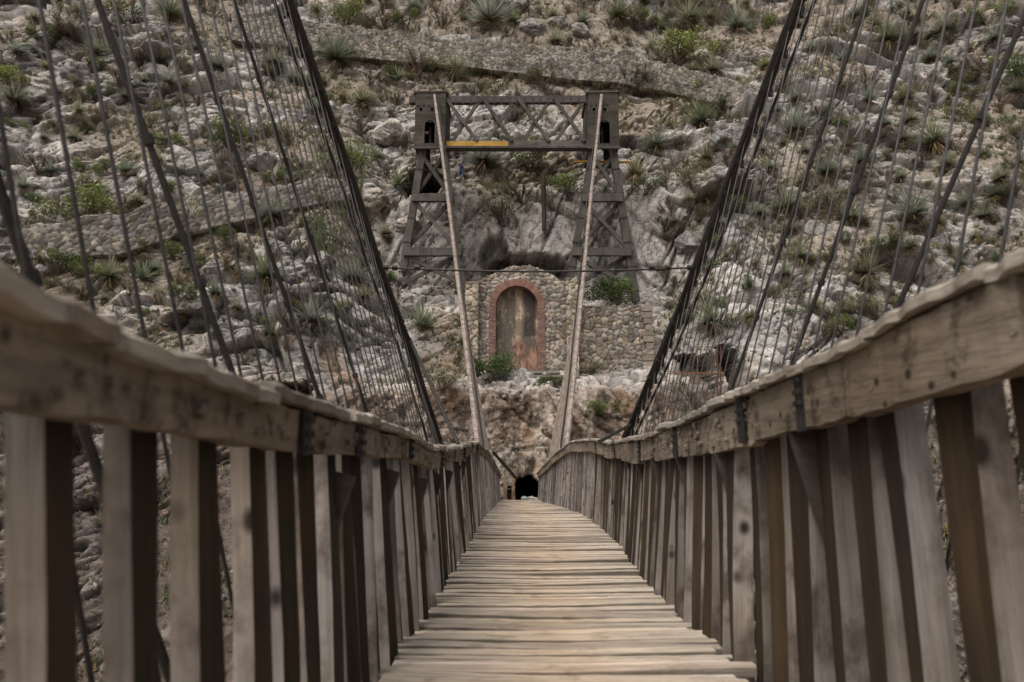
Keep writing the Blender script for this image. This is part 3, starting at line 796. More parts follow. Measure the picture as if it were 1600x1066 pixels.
# balusters
def baluster_mesh(v, wide=1):
    random.seed(100 + v)
    mb = MB(); w_, dp = (.086, .125) if wide else (.052, .10); w_ *= random.uniform(.88, 1.12); dp *= random.uniform(.88, 1.15); n = 10
    vs = []; 
    bc = []; bow = random.uniform(-.008, .008); tw_ = random.uniform(-.3, .3)
    for i in range(n + 1):
        f = i / n; a = tw_ * (f - .5); ww = w_ * (1 + .05 * math.sin(f * 5 + v))
        for (sx, sy) in ((-1, -1), (1, -1), (1, 1), (-1, 1)):
            x = sx * ww / 2; y = sy * dp / 2
            k_ = 1 - .72 * max(0, (f - .78) / .22) ** 1.0 - .25 * max(0, (.25 - f) / .25); bc.append((k_, k_ * .99, k_ * .97)); vs.append((x * math.cos(a) - y * math.sin(a) + bow * math.sin(f * math.pi) + random.uniform(-.0012, .0012), x * math.sin(a) + y * math.cos(a), f))  # post tops: water stain plus painted shade under the rail; feet darker
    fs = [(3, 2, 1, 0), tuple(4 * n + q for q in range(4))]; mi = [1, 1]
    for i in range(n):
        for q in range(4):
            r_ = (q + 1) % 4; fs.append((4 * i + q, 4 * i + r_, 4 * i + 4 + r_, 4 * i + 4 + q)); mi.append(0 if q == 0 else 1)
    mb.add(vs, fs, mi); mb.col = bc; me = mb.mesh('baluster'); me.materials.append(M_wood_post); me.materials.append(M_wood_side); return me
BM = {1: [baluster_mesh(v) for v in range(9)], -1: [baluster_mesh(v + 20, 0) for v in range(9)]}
random.seed(11)
allb = []
for side in (-1, 1):
    for d in np.arange(.55, DEND - .1, SP): allb.append((d, side))
allb.sort()
def bal_place(d, side):
    x, z = rail(side, d); ex, ez = eX(side, d), zdeck(d)
    a = Vector((ex + side * (.04 + (.14 * max(0, min(1, (5 - d) / 3)) if side > 0 else 0)) + random.uniform(-.012, .012), d + random.uniform(-.025, .025), ez - .16))
    b = Vector((x + side * .125, a.y + random.uniform(-.05, .05), z - .04)); return a, b
rest = []
for i, (d, side) in enumerate(allb):
    a, b = bal_place(d, side)
    if i < 100:
        v = b - a; o = bpy.data.objects.new('baluster', BM[side][random.randrange(9)]); C.objects.link(o)
        z_ = v.normalized(); x_ = Vector((0, 1, 0)).cross(z_).normalized(); y_ = z_.cross(x_)
        M4 = Matrix((x_, y_, z_)).transposed().to_4x4() @ Matrix.Rotation(random.uniform(-.22, .22), 4, 'Z') @ Matrix.Diagonal((1, 1, v.length, 1))
        M4.translation = a; o.parent = br; o.matrix_parent_inverse = Matrix.Translation(br.location).inverted(); o.matrix_basis = M4
    else: rest.append((a, b, side))
mb = MB()
for a, b, side in rest:
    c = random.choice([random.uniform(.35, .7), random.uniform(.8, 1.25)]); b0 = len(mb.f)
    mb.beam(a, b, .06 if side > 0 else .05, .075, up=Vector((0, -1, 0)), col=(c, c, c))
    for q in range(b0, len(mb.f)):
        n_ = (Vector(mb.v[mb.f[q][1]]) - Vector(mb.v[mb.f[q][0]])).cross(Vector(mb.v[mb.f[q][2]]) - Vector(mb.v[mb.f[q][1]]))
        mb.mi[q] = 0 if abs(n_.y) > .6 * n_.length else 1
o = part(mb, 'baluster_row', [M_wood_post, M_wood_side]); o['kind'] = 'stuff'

# handrails: side beam, top cap, plates, bolts
for side in (-1, 1):
    # beam sections
    root = None; ds = .5; sections = []
    while ds < DEND:
        L_ = random.uniform(.55, 1.1) * (1.5 if ds < 1.2 else 1); sections.append((ds, min(ds + L_, DEND))); ds += L_
    hb = MB()
    for si, (a, b) in enumerate(sections):
        n = max(4, int((b - a) / .06)); vs = []; c = random.uniform(.78, 1.15); dz = random.uniform(-.013, .011); dx = random.uniform(-.012, .012); hh = (.140 if side < 0 else .225) + random.uniform(-.008, .008)
        dark_ = random.random() < .25
        for i in range(n + 1):
            d = a + .006 + (b - a - .012) * i / n; f_ = i / n; xa_, za_ = rail(side, a); xb_, zb_ = rail(side, b); x = xa_ + (xb_ - xa_) * f_; z = za_ + (zb_ - za_) * f_
            ch = .012 if i in (0, n) else 0
            for (ox, oz) in ((-1, -hh + ch), (-1, -.035), (1, -.035), (1, -hh + ch)):
                r_ = .0035
                vs.append((x + side * .045 + dx + ox * (.032 - ch * .3) + random.uniform(-r_, r_), d, z + dz + oz + random.uniform(-r_, r_) + .0015 * math.sin(d * 7 + si)))
        fs = [(0, 1, 2, 3), tuple(4 * n + q for q in (3, 2, 1, 0))]
        for i in range(n):
            for q in range(4):
                r2 = (q + 1) % 4; fs.append((4 * i + q, 4 * i + 4 + q, 4 * i + 4 + r2, 4 * i + r2))
        hb.add(vs, fs, col=(c, c * .97, c * .93))
    cb = MB(); d = .45; k = 0
    while d < DEND:
        L_ = min(random.uniform(.35, .8), DEND - d + .02); n = max(5, int(L_ / .045)); vs = []; c = random.uniform(.75, 1.2); up_ = random.uniform(-.004, .018); sh = random.uniform(-.01, .01) + side * .062; wd = .07 + random.uniform(0, .012)
        for i in range(n + 1):
            q = min(d + L_ * i / n, DEND); f_ = i / n; xa_, za_ = rail(side, d); xb_, zb_ = rail(side, min(d + L_, DEND)); x = xa_ + (xb_ - xa_) * f_; z = za_ + (zb_ - za_) * f_; e = random.uniform(-.009, .009); e2 = random.uniform(-.009, .009); rz = random.uniform(-.005, .006)
            zz = z + up_ + .002 * math.sin(q * 11 + k)
            for (ox, oz) in ((-wd + e, -.034), (-wd + e, -.008), (-wd * .75, .003), (wd * .75, .003), (wd + e2, -.008), (wd + e2, -.034)):
                vs.append((x + sh + ox, q + (.0 if 0 < i < n else 0), zz + oz + rz))
        fs = [(0, 1, 2, 3, 4, 5), tuple(6 * n + q for q in (5, 4, 3, 2, 1, 0))]
        for i in range(n):
            for q in range(6):
                r2 = (q + 1) % 6; fs.append((6 * i + q, 6 * i + 6 + q, 6 * i + 6 + r2, 6 * i + r2))
        cb.add(vs, fs, col=(c, c, c)); d += L_ - .008; k += 1
    cap_mb = cb; plates = []
    # iron plates at joints
    for pd in ([1.97, 2.68, 3.9, 5.4, 8, 11] if side < 0 else [2.5, 3.15, 4.6, 6.3, 9, 12]):
        x, z = rail(side, pd); mb = MB(); xi = x + side * .006
        hp = .12 if side < 0 else .20; mb.box((xi, pd, z - .03 - hp / 2), (.012, .075, hp), jit=.002)
        for q in range(6): mb.box((xi - side * .011, pd + (-.02 if q % 2 else .02), z - .05 - (q // 2) * .04), (.016, .018, .018))
        plates.append(mb.build('iron_plate', M_iron, bevel=.002))
    mb = hb
    for d in np.arange(.62, 14, SP / 2):
        for _q in range(random.choice([0, 1, 2, 3, 4])):
            x, z = rail(side, d); zz = z - random.uniform(.06, (.115 if side < 0 else .2)); r_ = random.choice([.005, .007, .008, .011, .016]); d = d + random.uniform(-.05, .05)
            mb.tube([(x + side * .02, d, zz), (x + side * .006, d, zz)], r_, 7, mi=1)
    hr = part(hb, 'handrail', [M_rail, M_iron]); under(cap_mb.build('cap_board', M_cap), hr)
    for p_ in plates: under(p_, hr)

# ------------------------------------------------------------------ cables
# height law of near cable z(d) and far cable
CXc = .27
def near_curve(side, d):
    z = float(np.interp(d, [-3, 1, 3, 4.9, 6.4, 8.3, 9.6, 10.95, 12.5, 15, 17.5, 20], [19.5, 12.2, 8.9, 6.35, 4.65, 2.42, 1.3, .40, -.25, -.62, -.3, .45]))
    if d <= 10.95:
        xpl = [(450, 0), (545, 270), (592, 418), (640, 545), (686, 690)] if side < 0 else [(1250, 0), (1148, 260), (1093, 405), (1040, 540), (975, 690)]
        py = to_px(0, d, z)[1]
        if d < 6.4: 
            # continue in the hanger plane
            x6 = P(450, 0, 6.4).x if side < 0 else P(1250, 0, 6.4).x
            return Vector((x6 + side * (z - 4.65) * .277, d, z))
        px = float(np.interp(py, [p[1] for p in xpl], [p[0] for p in xpl]))
        return Vector((P(px, py, d).x, d, z))
    xb = near_curve(side, 10.95).x; xe = far_curve(side, 20).x
    t = (d - 10.95) / (20 - 10.95); return Vector((xb + (xe - xb) * t, d, z))
def far_curve(side, d):
    t = d - 20; z = .45 + t * .42 + t * t * (21.2 - .45 - .42 * 17.6) / 17.6 ** 2
    py = to_px(0, d, z)[1]
    px = float(np.interp(py, [150, 300, 450, 600, 690], [679, 699, 717, 735, 746])) if side < 0 else float(np.interp(py, [150, 300, 450, 600, 690], [940, 924, 910, 896, 886]))
    return Vector((P(px, py, d).x, d, z))
for side in (-1, 1):
    pts = [near_curve(side, d) for d in np.r_[np.arange(-3, 20, .3), 20.0]]
    mb = MB()
    for s_ in range(5):
        pp = []
        for i, p_ in enumerate(pts):
            a = s_ * 2 * math.pi / 5 + i * .25; r = .034
            pp.append(p_ + Vector((r * math.cos(a), 0, r * math.sin(a))) + Vector((random.uniform(-.005, .005), 0, random.uniform(-.005, .005))))
        mb.tube(pp, .027, 6)
    cb = mb
    for d in np.arange(1.2, 13, .25):
        p_ = near_curve(side, d); q_ = near_curve(side, d + .05); dr = (q_ - p_).normalized(); k = random.uniform(.8, 1.25)
        cb.tube([p_ - dr * .03, p_ + dr * .03], .06 * k, 7, mi=1); cb.box(p_ + Vector((side * .05, 0, -.06)), (.035, .04, .08), mi=1)
    part(mb, 'main_cable', [M_cable, M_iron])
    # second parallel cable lying beside
    mb = MB(); mb.tube([near_curve(side, d) + Vector((side * .14 + .02 * math.sin(d), 0, -.02)) for d in np.r_[np.arange(-3, 20, .3), 20.0]], .018, 6); part(mb, 'side_cable', M_cable)
    # far rising cable: dark rope with a pale new one alongside
    pf = [far_curve(side, d) for d in np.linspace(20, 37.6, 50)]
    mb = MB(); mb.tube([p_ + Vector((-side * .17, .05, -.08)) for p_ in pf], .035, 6); part(mb, 'side_cable', M_cable)
    cb = MB(); cb.tube(pf, [.085 + random.uniform(-.012, .012) for _ in pf], 7)
    for d in np.arange(20.2, 37, .5):
        p_ = far_curve(side, d); q_ = far_curve(side, d + .05); dr = (q_ - p_).normalized()
        cb.tube([p_ - dr * .03, p_ + dr * .03], .10, 7, mi=1, col=(.5, .5, .5))
    part(cb, 'main_cable', [M_pale, M_cable])

# hangers
H = []
for side in (-1, 1):
    for d in np.arange(1.55, 14.2, SP):
        top = near_curve(side, d); bot = Vector((eX(side, d) + side * .14 + 0 * side, d, zdeck(d) - .2)); H.append((d, side, bot, top, 0))
    for d in np.arange(19, 29.8, .36):
        top = far_curve(side, max(d, 20)); H.append((d, side, Vector((eX(side, d) + side * .1, d, zdeck(d) - .2)), top, 1))
H.sort(key=lambda h: h[0])
near_h = [h for h in H if h[4] == 0][:100]
rest_h = [h for h in H if h not in near_h]
for (d, side, bot, top, _) in near_h:
    mb = MB(); n = 4; pts = [bot.lerp(top, i / n) + Vector((random.uniform(-.006, .006), random.uniform(-.006, .006), 0)) * (0 < i < n) for i in range(n + 1)]
    mb.tube(pts, .0062, 6)
    part(mb, 'hanger', M_hang, smooth=True)
mb = MB()
for (d, side, bot, top, far) in rest_h: mb.tube([bot, top], .018 if far else .006, 5, col=(1, 1, 1))
o = part(mb, 'hanger_row', M_pale); o['kind'] = 'stuff'

# diagonal stays (from the near tower out to the deck)
def stay(side, a, b, da, db, r=.0145):
    A = P(*a, da); B = P(*b, db); dr = (B - A).normalized()
    A2 = A - dr * 3.5; B2 = B + dr * ((B.z - (zdeck(db) - .15)) / max(.05, -dr.z)) if dr.z < 0 else B
    if (B2 - B).length > 4: B2 = B + dr * 1.0
    mb = MB(); mb.tube([A2, B2], r, 7); cb = mb; Ln = (B2 - A2).length; t = .35
    while t < Ln:
        c0 = A2 + dr * t; cb.tube([c0 - dr * .02, c0 + dr * .02], r * 1.6, 7, mi=1); t += .62
    part(mb, 'stay_cable', [M_cable, M_iron])
stay(-1, (152, 0), (345, 533), 2.55, 3.0); stay(-1, (287, 0), (492, 600), 3.6, 4.4); stay(-1, (365, 0), (572, 640), 4.7, 6.2); stay(-1, (-90, 40), (28, 378), 1.4, 1.6)
stay(1, (1355, 0), (1165, 545), 4.6, 5.6); stay(1, (1442, 0), (1228, 595), 3.9, 4.8); stay(1, (1612, 0), (1392, 505), 3.1, 3.7); 
# struts leaning from the cable bundle to the rail, and the cross tie
mb = MB(); mb.tube([P(640, 530, 9.2), P(716, 694, 7.6)], .022, 7); part(mb, 'guy_rod', M_cable)
mb = MB(); mb.tube([near_curve(1, 10.6), P(936, 690, 8.4)], .024, 7); part(mb, 'guy_rod', M_cable)
A = near_curve(-1, 8.32); B = near_curve(1, 8.32)
mb = MB(); pts = [A.lerp(B, i / 20) - Vector((0, 0, .05 * math.sin(math.pi * i / 20))) for i in range(21)]; mb.tube(pts, .0125, 6)
for t in (.02, .05, .12, .86, .91, .98): mb.tube([A.lerp(B, t) - Vector((.03, 0, 0)), A.lerp(B, t) + Vector((.03, 0, 0))], .035, 6)
part(mb, 'cross_tie', M_cable)

# clamp knuckle on the end of the left rail
x, z = rail(-1, .80); x -= .05; mb = MB(); p0 = Vector((x, .80, z + .012)); mb.tube([p0 - Vector((.018, 0, 0)), p0, p0 + Vector((.018, 0, 0))], [.007, .011, .006], 8); mb.tube([p0, p0 + Vector((-.004, 0, .02))], .006, 8); part(mb, 'rail_clamp', M_iron)

# portal posts at the end of the bridge
pg = empty('gate_frame', (.3, DEND + .25, -1.35)); tag(pg, 'small wooden gate frame where the footbridge meets the cliff', 'gate')
yg = DEND + .28
for (px_, w_) in ((789.5, .17), (802, .13), (846.5, .16)):
    mb = MB(); mb.beam(P(px_, 786, yg), P(px_, 742 if px_ < 840 else 748, yg), w_, .14, n=3, wob=.01, col=(1.3, 1.15, .95)); adopt(mb.build('post', M_rail), pg)
mb = MB(); mb.beam(P(787, 757, yg), P(804, 757, yg), .12, .1); mb.beam(P(787, 764, yg + .02), P(804, 764, yg + .02), .05, .05); adopt(mb.build('cross_rail', M_rail), pg)
mb = MB(); mb.box(P(796, 770, yg + .12), (.35, .03, .7), col=(.35, .3, .28)); adopt(mb.build('door_panel', M_under), pg)
mb = MB(); mb.beam(P(770, 706, 27.0), P(806, 747, yg - .1), .12, .08, n=5, wob=.01); adopt(mb.build('sloping_beam', M_under), pg)

# ------------------------------------------------------------------ plants
def blade(mb, base, direction, up, L_, w_, droop, c0, c1, n=3):
    d = direction.normalized(); s_ = d.cross(up)
    if s_.length < .01: s_ = Vector((1, 0, 0))
    s_.normalize(); vs = []; p = base.copy(); cols_ = []
    for i in range(n + 1):
        f = i / n; ww = w_ * (1 - f) + .001 if f > .3 else w_
        vs += [p - s_ * ww / 2, p + s_ * ww / 2]; c = [c0[q] * (1 - f) + c1[q] * f for q in range(3)]; cols_ += [tuple(c)] * 2
        d = (d - Vector((0, 0, droop / n))).normalized(); p = p + d * (L_ / n)
    b0 = len(mb.v); mb.v += [tuple(v) for v in vs]; mb.col += cols_
    for i in range(n): mb.f.append((b0 + 2 * i, b0 + 2 * i + 1, b0 + 2 * i + 3, b0 + 2 * i + 2)); mb.mi.append(0)
def rosette(seed, n, L_, w_, c0, c1, skirt=0, skirtc=((.25, .19, .115), (.33, .27, .18)), low=-.15, droop=.25):
    r = random.Random(seed); mb = MB(); sk = MB()
    for i in range(n):
        el = math.asin(r.uniform(low, 1)) if r.random() < .9 else 1.4; az = r.uniform(0, 2 * math.pi); k = r.uniform(.72, 1.08); sh = r.uniform(.6, 1.25)
        if el < .1: sh *= .6
        dv = Vector((math.cos(el) * math.cos(az), math.cos(el) * math.sin(az), math.sin(el)))
        blade(mb, Vector((0, 0, L_ * .22)) + dv * .05 * L_, dv, Vector((0, 0, 1)), L_ * k, w_, droop * r.uniform(.3, 1.4), tuple(t * sh * .9 for t in c0), tuple(t * sh * 1.2 for t in c1))
    for i in range(skirt):
        el = r.uniform(-1.2, -.1); az = r.uniform(0, 2 * math.pi); dv = Vector((math.cos(el) * math.cos(az), math.cos(el) * math.sin(az), math.sin(el))); sh = r.uniform(.55, 1.2)
        blade(sk, Vector((0, 0, L_ * .22)), dv, Vector((0, 0, 1)), L_ * r.uniform(.5, .85), w_ * 1.1, .5, tuple(t * sh for t in skirtc[0]), tuple(t * sh for t in skirtc[1]))
    return mb, sk
def make_plant(name, seed, **kw):
    mb, sk = rosette(seed, **kw); root = empty(name, (0, 0, -200))
    link('leaves', mb.mesh('leaves'), M_leaf, root)
    if sk.v: link('dead_skirt', sk.mesh('dead_skirt'), M_leaf, root)
    return root
SOT = [dict(n=260, L_=1.0, w_=.05, c0=(.21, .235, .18), c1=(.32, .35, .285), skirt=45),
       dict(n=240, L_=1.0, w_=.048, c0=(.19, .215, .135), c1=(.29, .32, .21), skirt=90),
       dict(n=230, L_=1.0, w_=.052, c0=(.25, .275, .235), c1=(.37, .40, .345), skirt=25),
       dict(n=110, L_=1.0, w_=.052, c0=(.19, .19, .11), c1=(.31, .30, .19), skirt=140)]
protos = [make_plant('sotol', 500 + i, **kw) for i, kw in enumerate(SOT)]
agave_p = make_plant('agave', 520, n=46, L_=1.0, w_=.12, c0=(.15, .19, .13), c1=(.28, .33, .23), droop=.15, low=-.05)
used = set()
def place(proto, px, py, rad_px, label, group, cat, name=None, sink=.1):
    h = on_hill(px, py + rad_px * .45)
    Dd = h.y * cp + h.z * sp; s_ = rad_px / F * Dd
    if proto in used: o = copy_tree(proto)
    else: o = proto; used.add(proto)
    o.location = (h.x, h.y - .12 * s_ - .05, h.z - sink * s_); s_ *= 1.35; o.scale = (s_, s_, s_ * random.uniform(.9, 1.08)); o.rotation_euler = (random.uniform(.0, .3), random.uniform(-.15, .15), random.uniform(0, 6.28))
    tag(o, label, cat, group); 
    if name: o.name = name
    return o
GS = 'sotol plants growing on the rocky hillside'
named = [
 (572, 152, 30, 3, 'spiky sotol with golden dead skirt left of the tower head'),
 (708, 104, 26, 1, 'bright green sotol on the soil above the left tower head'),
 (764, 24, 40, 2, 'largest bluish sotol above the long retaining wall'),
 (525, 84, 36, 0, 'wide sotol growing against the left end of the upper stone wall'),
 (27, 155, 30, 0, 'sotol at the left picture edge above pale boulders'),
 (265, 18, 28, 1, 'tall sotol with yellow skirt between the upper left cables'),
 (150, 76, 22, 1, 'small sotol with straw skirt on upper left rocks'),
 (430, 92, 24, 0, 'sotol directly left of the thick left main cable near the top'),
 (340, 98, 24, 2, 'blue grey sotol among the left hangers near the top'),
 (115, 212, 17, 0, 'small sotol above the pale slab at far left'),
 (80, 266, 18, 2, 'pale sotol sitting on the grey slab at far left'),
 (300, 338, 42, 1, 'olive sotol overlapping the grey wall behind left cables'),
 (362, 318, 24, 2, 'bluish sotol at the right end of the low grey wall'),
 (430, 328, 34, 0, 'big grey green sotol seen through the dense left hangers'),
 (418, 425, 38, 1, 'large olive sotol below the grey wall behind left hangers'),
 (485, 492, 36, 2, 'silvery star shaped sotol low behind the left hangers'),
 (248, 458, 18, 3, 'small straw yellow sotol just above the left handrail'),
 (340, 452, 20, 0, 'small sotol on rocks above the left handrail'),
 (555, 425, 32, 0, 'sotol beside the thick left cable at the cross tie'),
 (175, 425, 28, 1, 'olive sotol under the grey wall at lower left'),
 (758, 243, 36, 0, 'big dark blue sotol right under the tower truss'),
 (1095, 182, 32, 1, 'large sotol on the slope right of the tower head'),
 (1025, 218, 24, 0, 'sotol on grey rocks just right of the tower head'),
 (993, 266, 28, 3, 'yellowish sotol touching the right tower leg'),
 (1105, 292, 26, 3, 'sotol with straw skirt below the fallen slab right of tower'),
 (1100, 243, 26, 3, 'straw brown sotol on slope halfway to the right cable'),
 (1240, 195, 34, 2, 'blue grey sotol just right of the thick right cable'),
 (1455, 215, 36, 1, 'large sotol with yellow skirt behind the upper right hangers'),
 (1425, 325, 40, 2, 'largest silvery sotol behind the right hangers'),
 (1330, 332, 32, 0, 'round green sotol in the middle of the right hangers'),
 (1225, 315, 32, 0, 'dark green sotol close to the right main cable'),
 (1292, 262, 26, 0, 'sotol between two right stays above the golden grass'),
 (1352, 420, 32, 3, 'sotol with hanging straw skirt above the right handrail'),
 (1112, 492, 34, 1, 'bright star shaped sotol on pale slab over the red scaffold'),
 (1115, 105, 22, 2, 'sotol at the right end of the upper retaining wall'),
 (868, 60, 20, 2, 'low sotol beneath the boulders above the retaining wall'),
 (1076, 26, 28, 0, 'tall sotol near the top edge left of the right cable'),
 (960, 18, 26, 1, 'green sotol at the top edge above the right tower head'),
 (1152, 36, 26, 2, 'pale sotol near the top edge beside the right cable'),
 (1472, 40, 26, 0, 'sotol near the top edge between the right hangers'),
 (1380, 62, 26, 1, 'sotol near the top right between two stays'),
]
for (x, y, r_, k, lab) in named: place(protos[k], x, y, r_ * .95, lab, GS, 'sotol plant')
agaves = [(560, 84, 18, 'broad leaved agave beside the sotol under the upper wall'), (625, 285, 22, 'green agave on pale rock left of the tower legs'), (225, 427, 26, 'broad leaved agave under the low grey wall'), (660, 500, 34, 'big grey agave on the bluff left of the brick arch'), (622, 118, 16, 'small agave on the soil above the left tower head'), (335, 452, 18, 'small agave low behind the left stays'), (640, 285, 14, 'little agave near the dark cave mouth')]
for (x, y, r_, lab) in agaves: place(agave_p, x, y, r_, lab, 'broad leaved agaves on the hillside', 'agave')

# shrubs
def shrub_mesh(seed, n, c0, c1, size=.09, flat=.75, sticks=18):
    r = random.Random(seed); mb = MB(); st_ = MB()
    cl = [(Vector((r.gauss(0, .42), r.gauss(0, .42), r.uniform(.25, .95) * flat)), r.uniform(.22, .42), r.uniform(.6, 1.25)) for _ in range(12)]
    for i in range(n):
        c, rad, sh = cl[r.randrange(len(cl))]
        v = Vector((r.gauss(0, 1), r.gauss(0, 1), r.gauss(0, 1))).normalized() * rad * r.uniform(.35, 1.05) ** .5
        p = c + v
        if p.z < .02: p.z = abs(p.z) * .5
        nrm = Vector((r.gauss(0, 1), r.gauss(0, 1), r.gauss(0, 1) + .6)).normalized(); t = nrm.orthogonal().normalized(); b = nrm.cross(t); s_ = size * r.uniform(.5, 1.2)
        k = sh * (.5 + .6 * min(1, max(0, (p.z) / flat))) * r.uniform(.7, 1.25); f = r.random()
        cc = tuple((c0[q] * (1 - f) + c1[q] * f) * k for q in range(3))
        mb.add([p - t * s_ * .5, p + b * s_ * .3, p + t * s_ * .8, p - b * s_ * .3], [(0, 1, 2, 3)], col=cc)
    for i in range(sticks):
        c, rad, sh = cl[r.randrange(len(cl))]; st_.tube([(0, 0, -.2), c * .5 + Vector((0, 0, .03)), c + Vector((r.uniform(-.2, .2), r.uniform(-.2, .2), rad * r.uniform(.3, 1.1)))], [.022, .014, .005], 4, col=(.13, .10, .075))
    return mb, st_
def make_shrub(name, seed, *a, **kw):
    mb, s_ = shrub_mesh(seed, *a, **kw); root = empty(name, (0, 0, -200)); link('foliage', mb.mesh('foliage'), M_leaf, root); link('twigs', s_.mesh('twigs'), M_leaf, root); return root
S_green = make_shrub('shrub', 601, 2600, (.09, .125, .045), (.19, .235, .085), size=.075)
S_bright = make_shrub('shrub', 602, 2300, (.15, .20, .06), (.28, .34, .11), size=.075)
S_olive = make_shrub('shrub', 603, 2000, (.13, .13, .075), (.26, .245, .15), size=.06, sticks=60)
S_dry = make_shrub('dry_shrub', 604, 1500, (.15, .115, .09), (.29, .225, .17), size=.05, sticks=120)
S_dark = make_shrub('shrub', 605, 3200, (.055, .09, .035), (.12, .17, .06), size=.07)
GB = 'shrubs on the hillside'
bushes = [
 (770, 568, 34, S_dark, 'dense dark green shrub at the foot of the brick arch'), (861, 592, 16, S_green, 'small round green shrub at the right of the doorstep'),
 (884, 289, 24, S_bright, 'bright green low bush behind the tower between its legs'), (785, 326, 30, S_olive, 'olive bush on the rock between the tower legs'),
 (828, 244, 26, S_green, 'green bush under the truss right of the big sotol'), (140, 318, 46, S_bright, 'long bright green bush on top of the low grey wall'),
 (1060, 76, 34, S_bright, 'bright yellow green bush right of the upper wall middle'), (962, 448, 36, S_dark, 'dark green shrub behind the lowest brace of the right tower leg'),
 (365, 212, 32, S_green, 'green shrub between left stays at mid height'), (553, 243, 32, S_bright, 'light green shrub left of the thick left cable'),
 (540, 16, 32, S_bright, 'bright shrub above the upper wall near the left cable'), (15, 118, 24, S_bright, 'bright green shrub at the left edge'),
 (918, 572, 18, S_olive, 'olive tuft bush in front of the stone buttress'), (690, 590, 24, S_olive, 'grey olive bush on the bluff beside the pale cable'),
 (943, 632, 20, S_green, 'green tuft hanging on the cliff below the buttress'), (612, 430, 22, S_green, 'green bush where the cross tie meets the left cable'),
 (1008, 290, 18, S_green, 'small green bush right of the right tower leg'), (1295, 310, 30, S_olive, 'olive bush between sotols behind right hangers'),
 (836, 262, 18, S_dry, 'dry brown bush under the right half of the truss'), (812, 300, 20, S_dry, 'grey brown bush on ground behind the truss'),
 (655, 104, 26, S_dry, 'brown dry bush above the left tower head'), (985, 128, 24, S_dry, 'brown dry bush above the right tower head'),
 (850, 130, 22, S_dry, 'dry shrub under the middle of the upper wall'), (600, 30, 24, S_dry, 'dry brown shrub above the upper wall left part'),
 (690, 25, 26, S_dry, 'dry shrub left of the largest bluish sotol'), (200, 22, 24, S_green, 'dark shrub at the top left'),
 (1300, 60, 26, S_olive, 'olive bush right of the thick cable near the top'), (1590, 110, 30, S_dark, 'dark bush at the upper right edge'),
 (1540, 20, 24, S_green, 'green bush in the top right corner'), (450, 205, 24, S_olive, 'olive bush close left of the main cable'),
 (100, 405, 26, S_green, 'green bush under the grey wall at left'), (1130, 470, 14, S_green, 'small bush left of the star shaped sotol'),
]
for (x, y, r_, pr, lab) in bushes: place(pr, x, y, r_ * 1.05, lab, GB, 'shrub', sink=.25)

# many smaller ones, look-alikes by region
def region(px, py):
    if px < 640: return 'left'
    if px > 1000: return 'right'
    return 'mid'
taken = [(n[0], n[1]) for n in named] + [(b[0], b[1]) for b in bushes]
random.seed(23)
def try_spots(n, xr, yr, mind, cond=None):
    out = []; tries = 0
    while len(out) < n and tries < n * 30:
        tries += 1; x = random.uniform(*xr); y = random.uniform(*yr)
        if cond and not cond(x, y): continue
        if any((x - a) ** 2 + (y - b) ** 2 < mind ** 2 for a, b in taken): continue
        taken.append((x, y)); out.append((x, y))
    return out
def clear(x, y):
    if 640 < x < 1030 and 135 < y: return False
    if 1040 < x < 1180 and y > 500: return False
    railY = 400 + (x / 680) * 290 if x < 700 else 400 + ((1600 - x) / 600) * 290
    return y < railY + 10
for (x, y) in try_spots(40, (380, 1180), (10, 170), 13, lambda x, y: abs(y - (np.interp(x, [370, 640, 960, 1180], [60, 94, 128, 168]))) < 9) + try_spots(26, (30, 560), (270, 400), 13, lambda x, y: abs(y - np.interp(x, [36, 200, 400, 560], [394, 386, 334, 302])) < 8):
    place(random.choice([S_dry, S_olive, S_olive, S_green]), x, y, random.uniform(8, 15), 'scrubby bush at the foot of a stone retaining wall', 'bushes at the foot of the retaining walls', 'shrub', sink=.2)
for (x, y) in try_spots(85, (1020, 1640), (-30, 500), 30, clear):
    place(protos[random.choice([0, 0, 1, 2, 3])], x, y, random.uniform(10, 22), 'small grey green sotol dotted on the slope behind the right cables', 'small sotols behind the right cables', 'sotol plant')
for (x, y) in try_spots(50, (-40, 620), (-30, 520), 34, clear):
    place(protos[random.choice([0, 1, 2, 3])], x, y, random.uniform(9, 19), 'small grey green sotol dotted on the slope behind the left cables', 'small sotols behind the left cables', 'sotol plant')
for (x, y) in try_spots(16, (640, 1100), (-20, 125), 34, lambda x, y: y < 50 or y > 105):
    place(protos[random.choice([0, 1, 2])], x, y, random.uniform(9, 17), 'small sotol on the slope around the upper retaining wall', 'small sotols by the upper wall', 'sotol plant')
for (x, y) in try_spots(190, (1000, 1640), (-30, 520), 15, clear):
    place(random.choice([S_dry, S_olive, S_olive, S_olive, S_green]), x, y, random.uniform(8, 20), 'low scrubby bush on the slope behind the right cables', 'low bushes behind the right cables', 'shrub', sink=.3)
for (x, y) in try_spots(180, (-40, 640), (-30, 560), 15, clear):
    place(random.choice([S_dry, S_dry, S_olive, S_green]), x, y, random.uniform(9, 20), 'low scrubby bush on the slope behind the left cables', 'low bushes behind the left cables', 'shrub', sink=.3)
for (x, y) in try_spots(60, (600, 1100), (-20, 150), 15):
    place(random.choice([S_dry, S_dry, S_olive]), x, y, random.uniform(8, 17), 'low scrubby bush on the slope above the tower', 'low bushes above the tower', 'shrub', sink=.3)
for (x, y) in try_spots(14, (740, 960), (238, 300), 14):
    place(random.choice([S_dry, S_dry, S_olive]), x, y, random.uniform(7, 12), 'low dry bush on the terrace behind the tower legs', 'low bushes behind the tower', 'shrub', sink=.3)

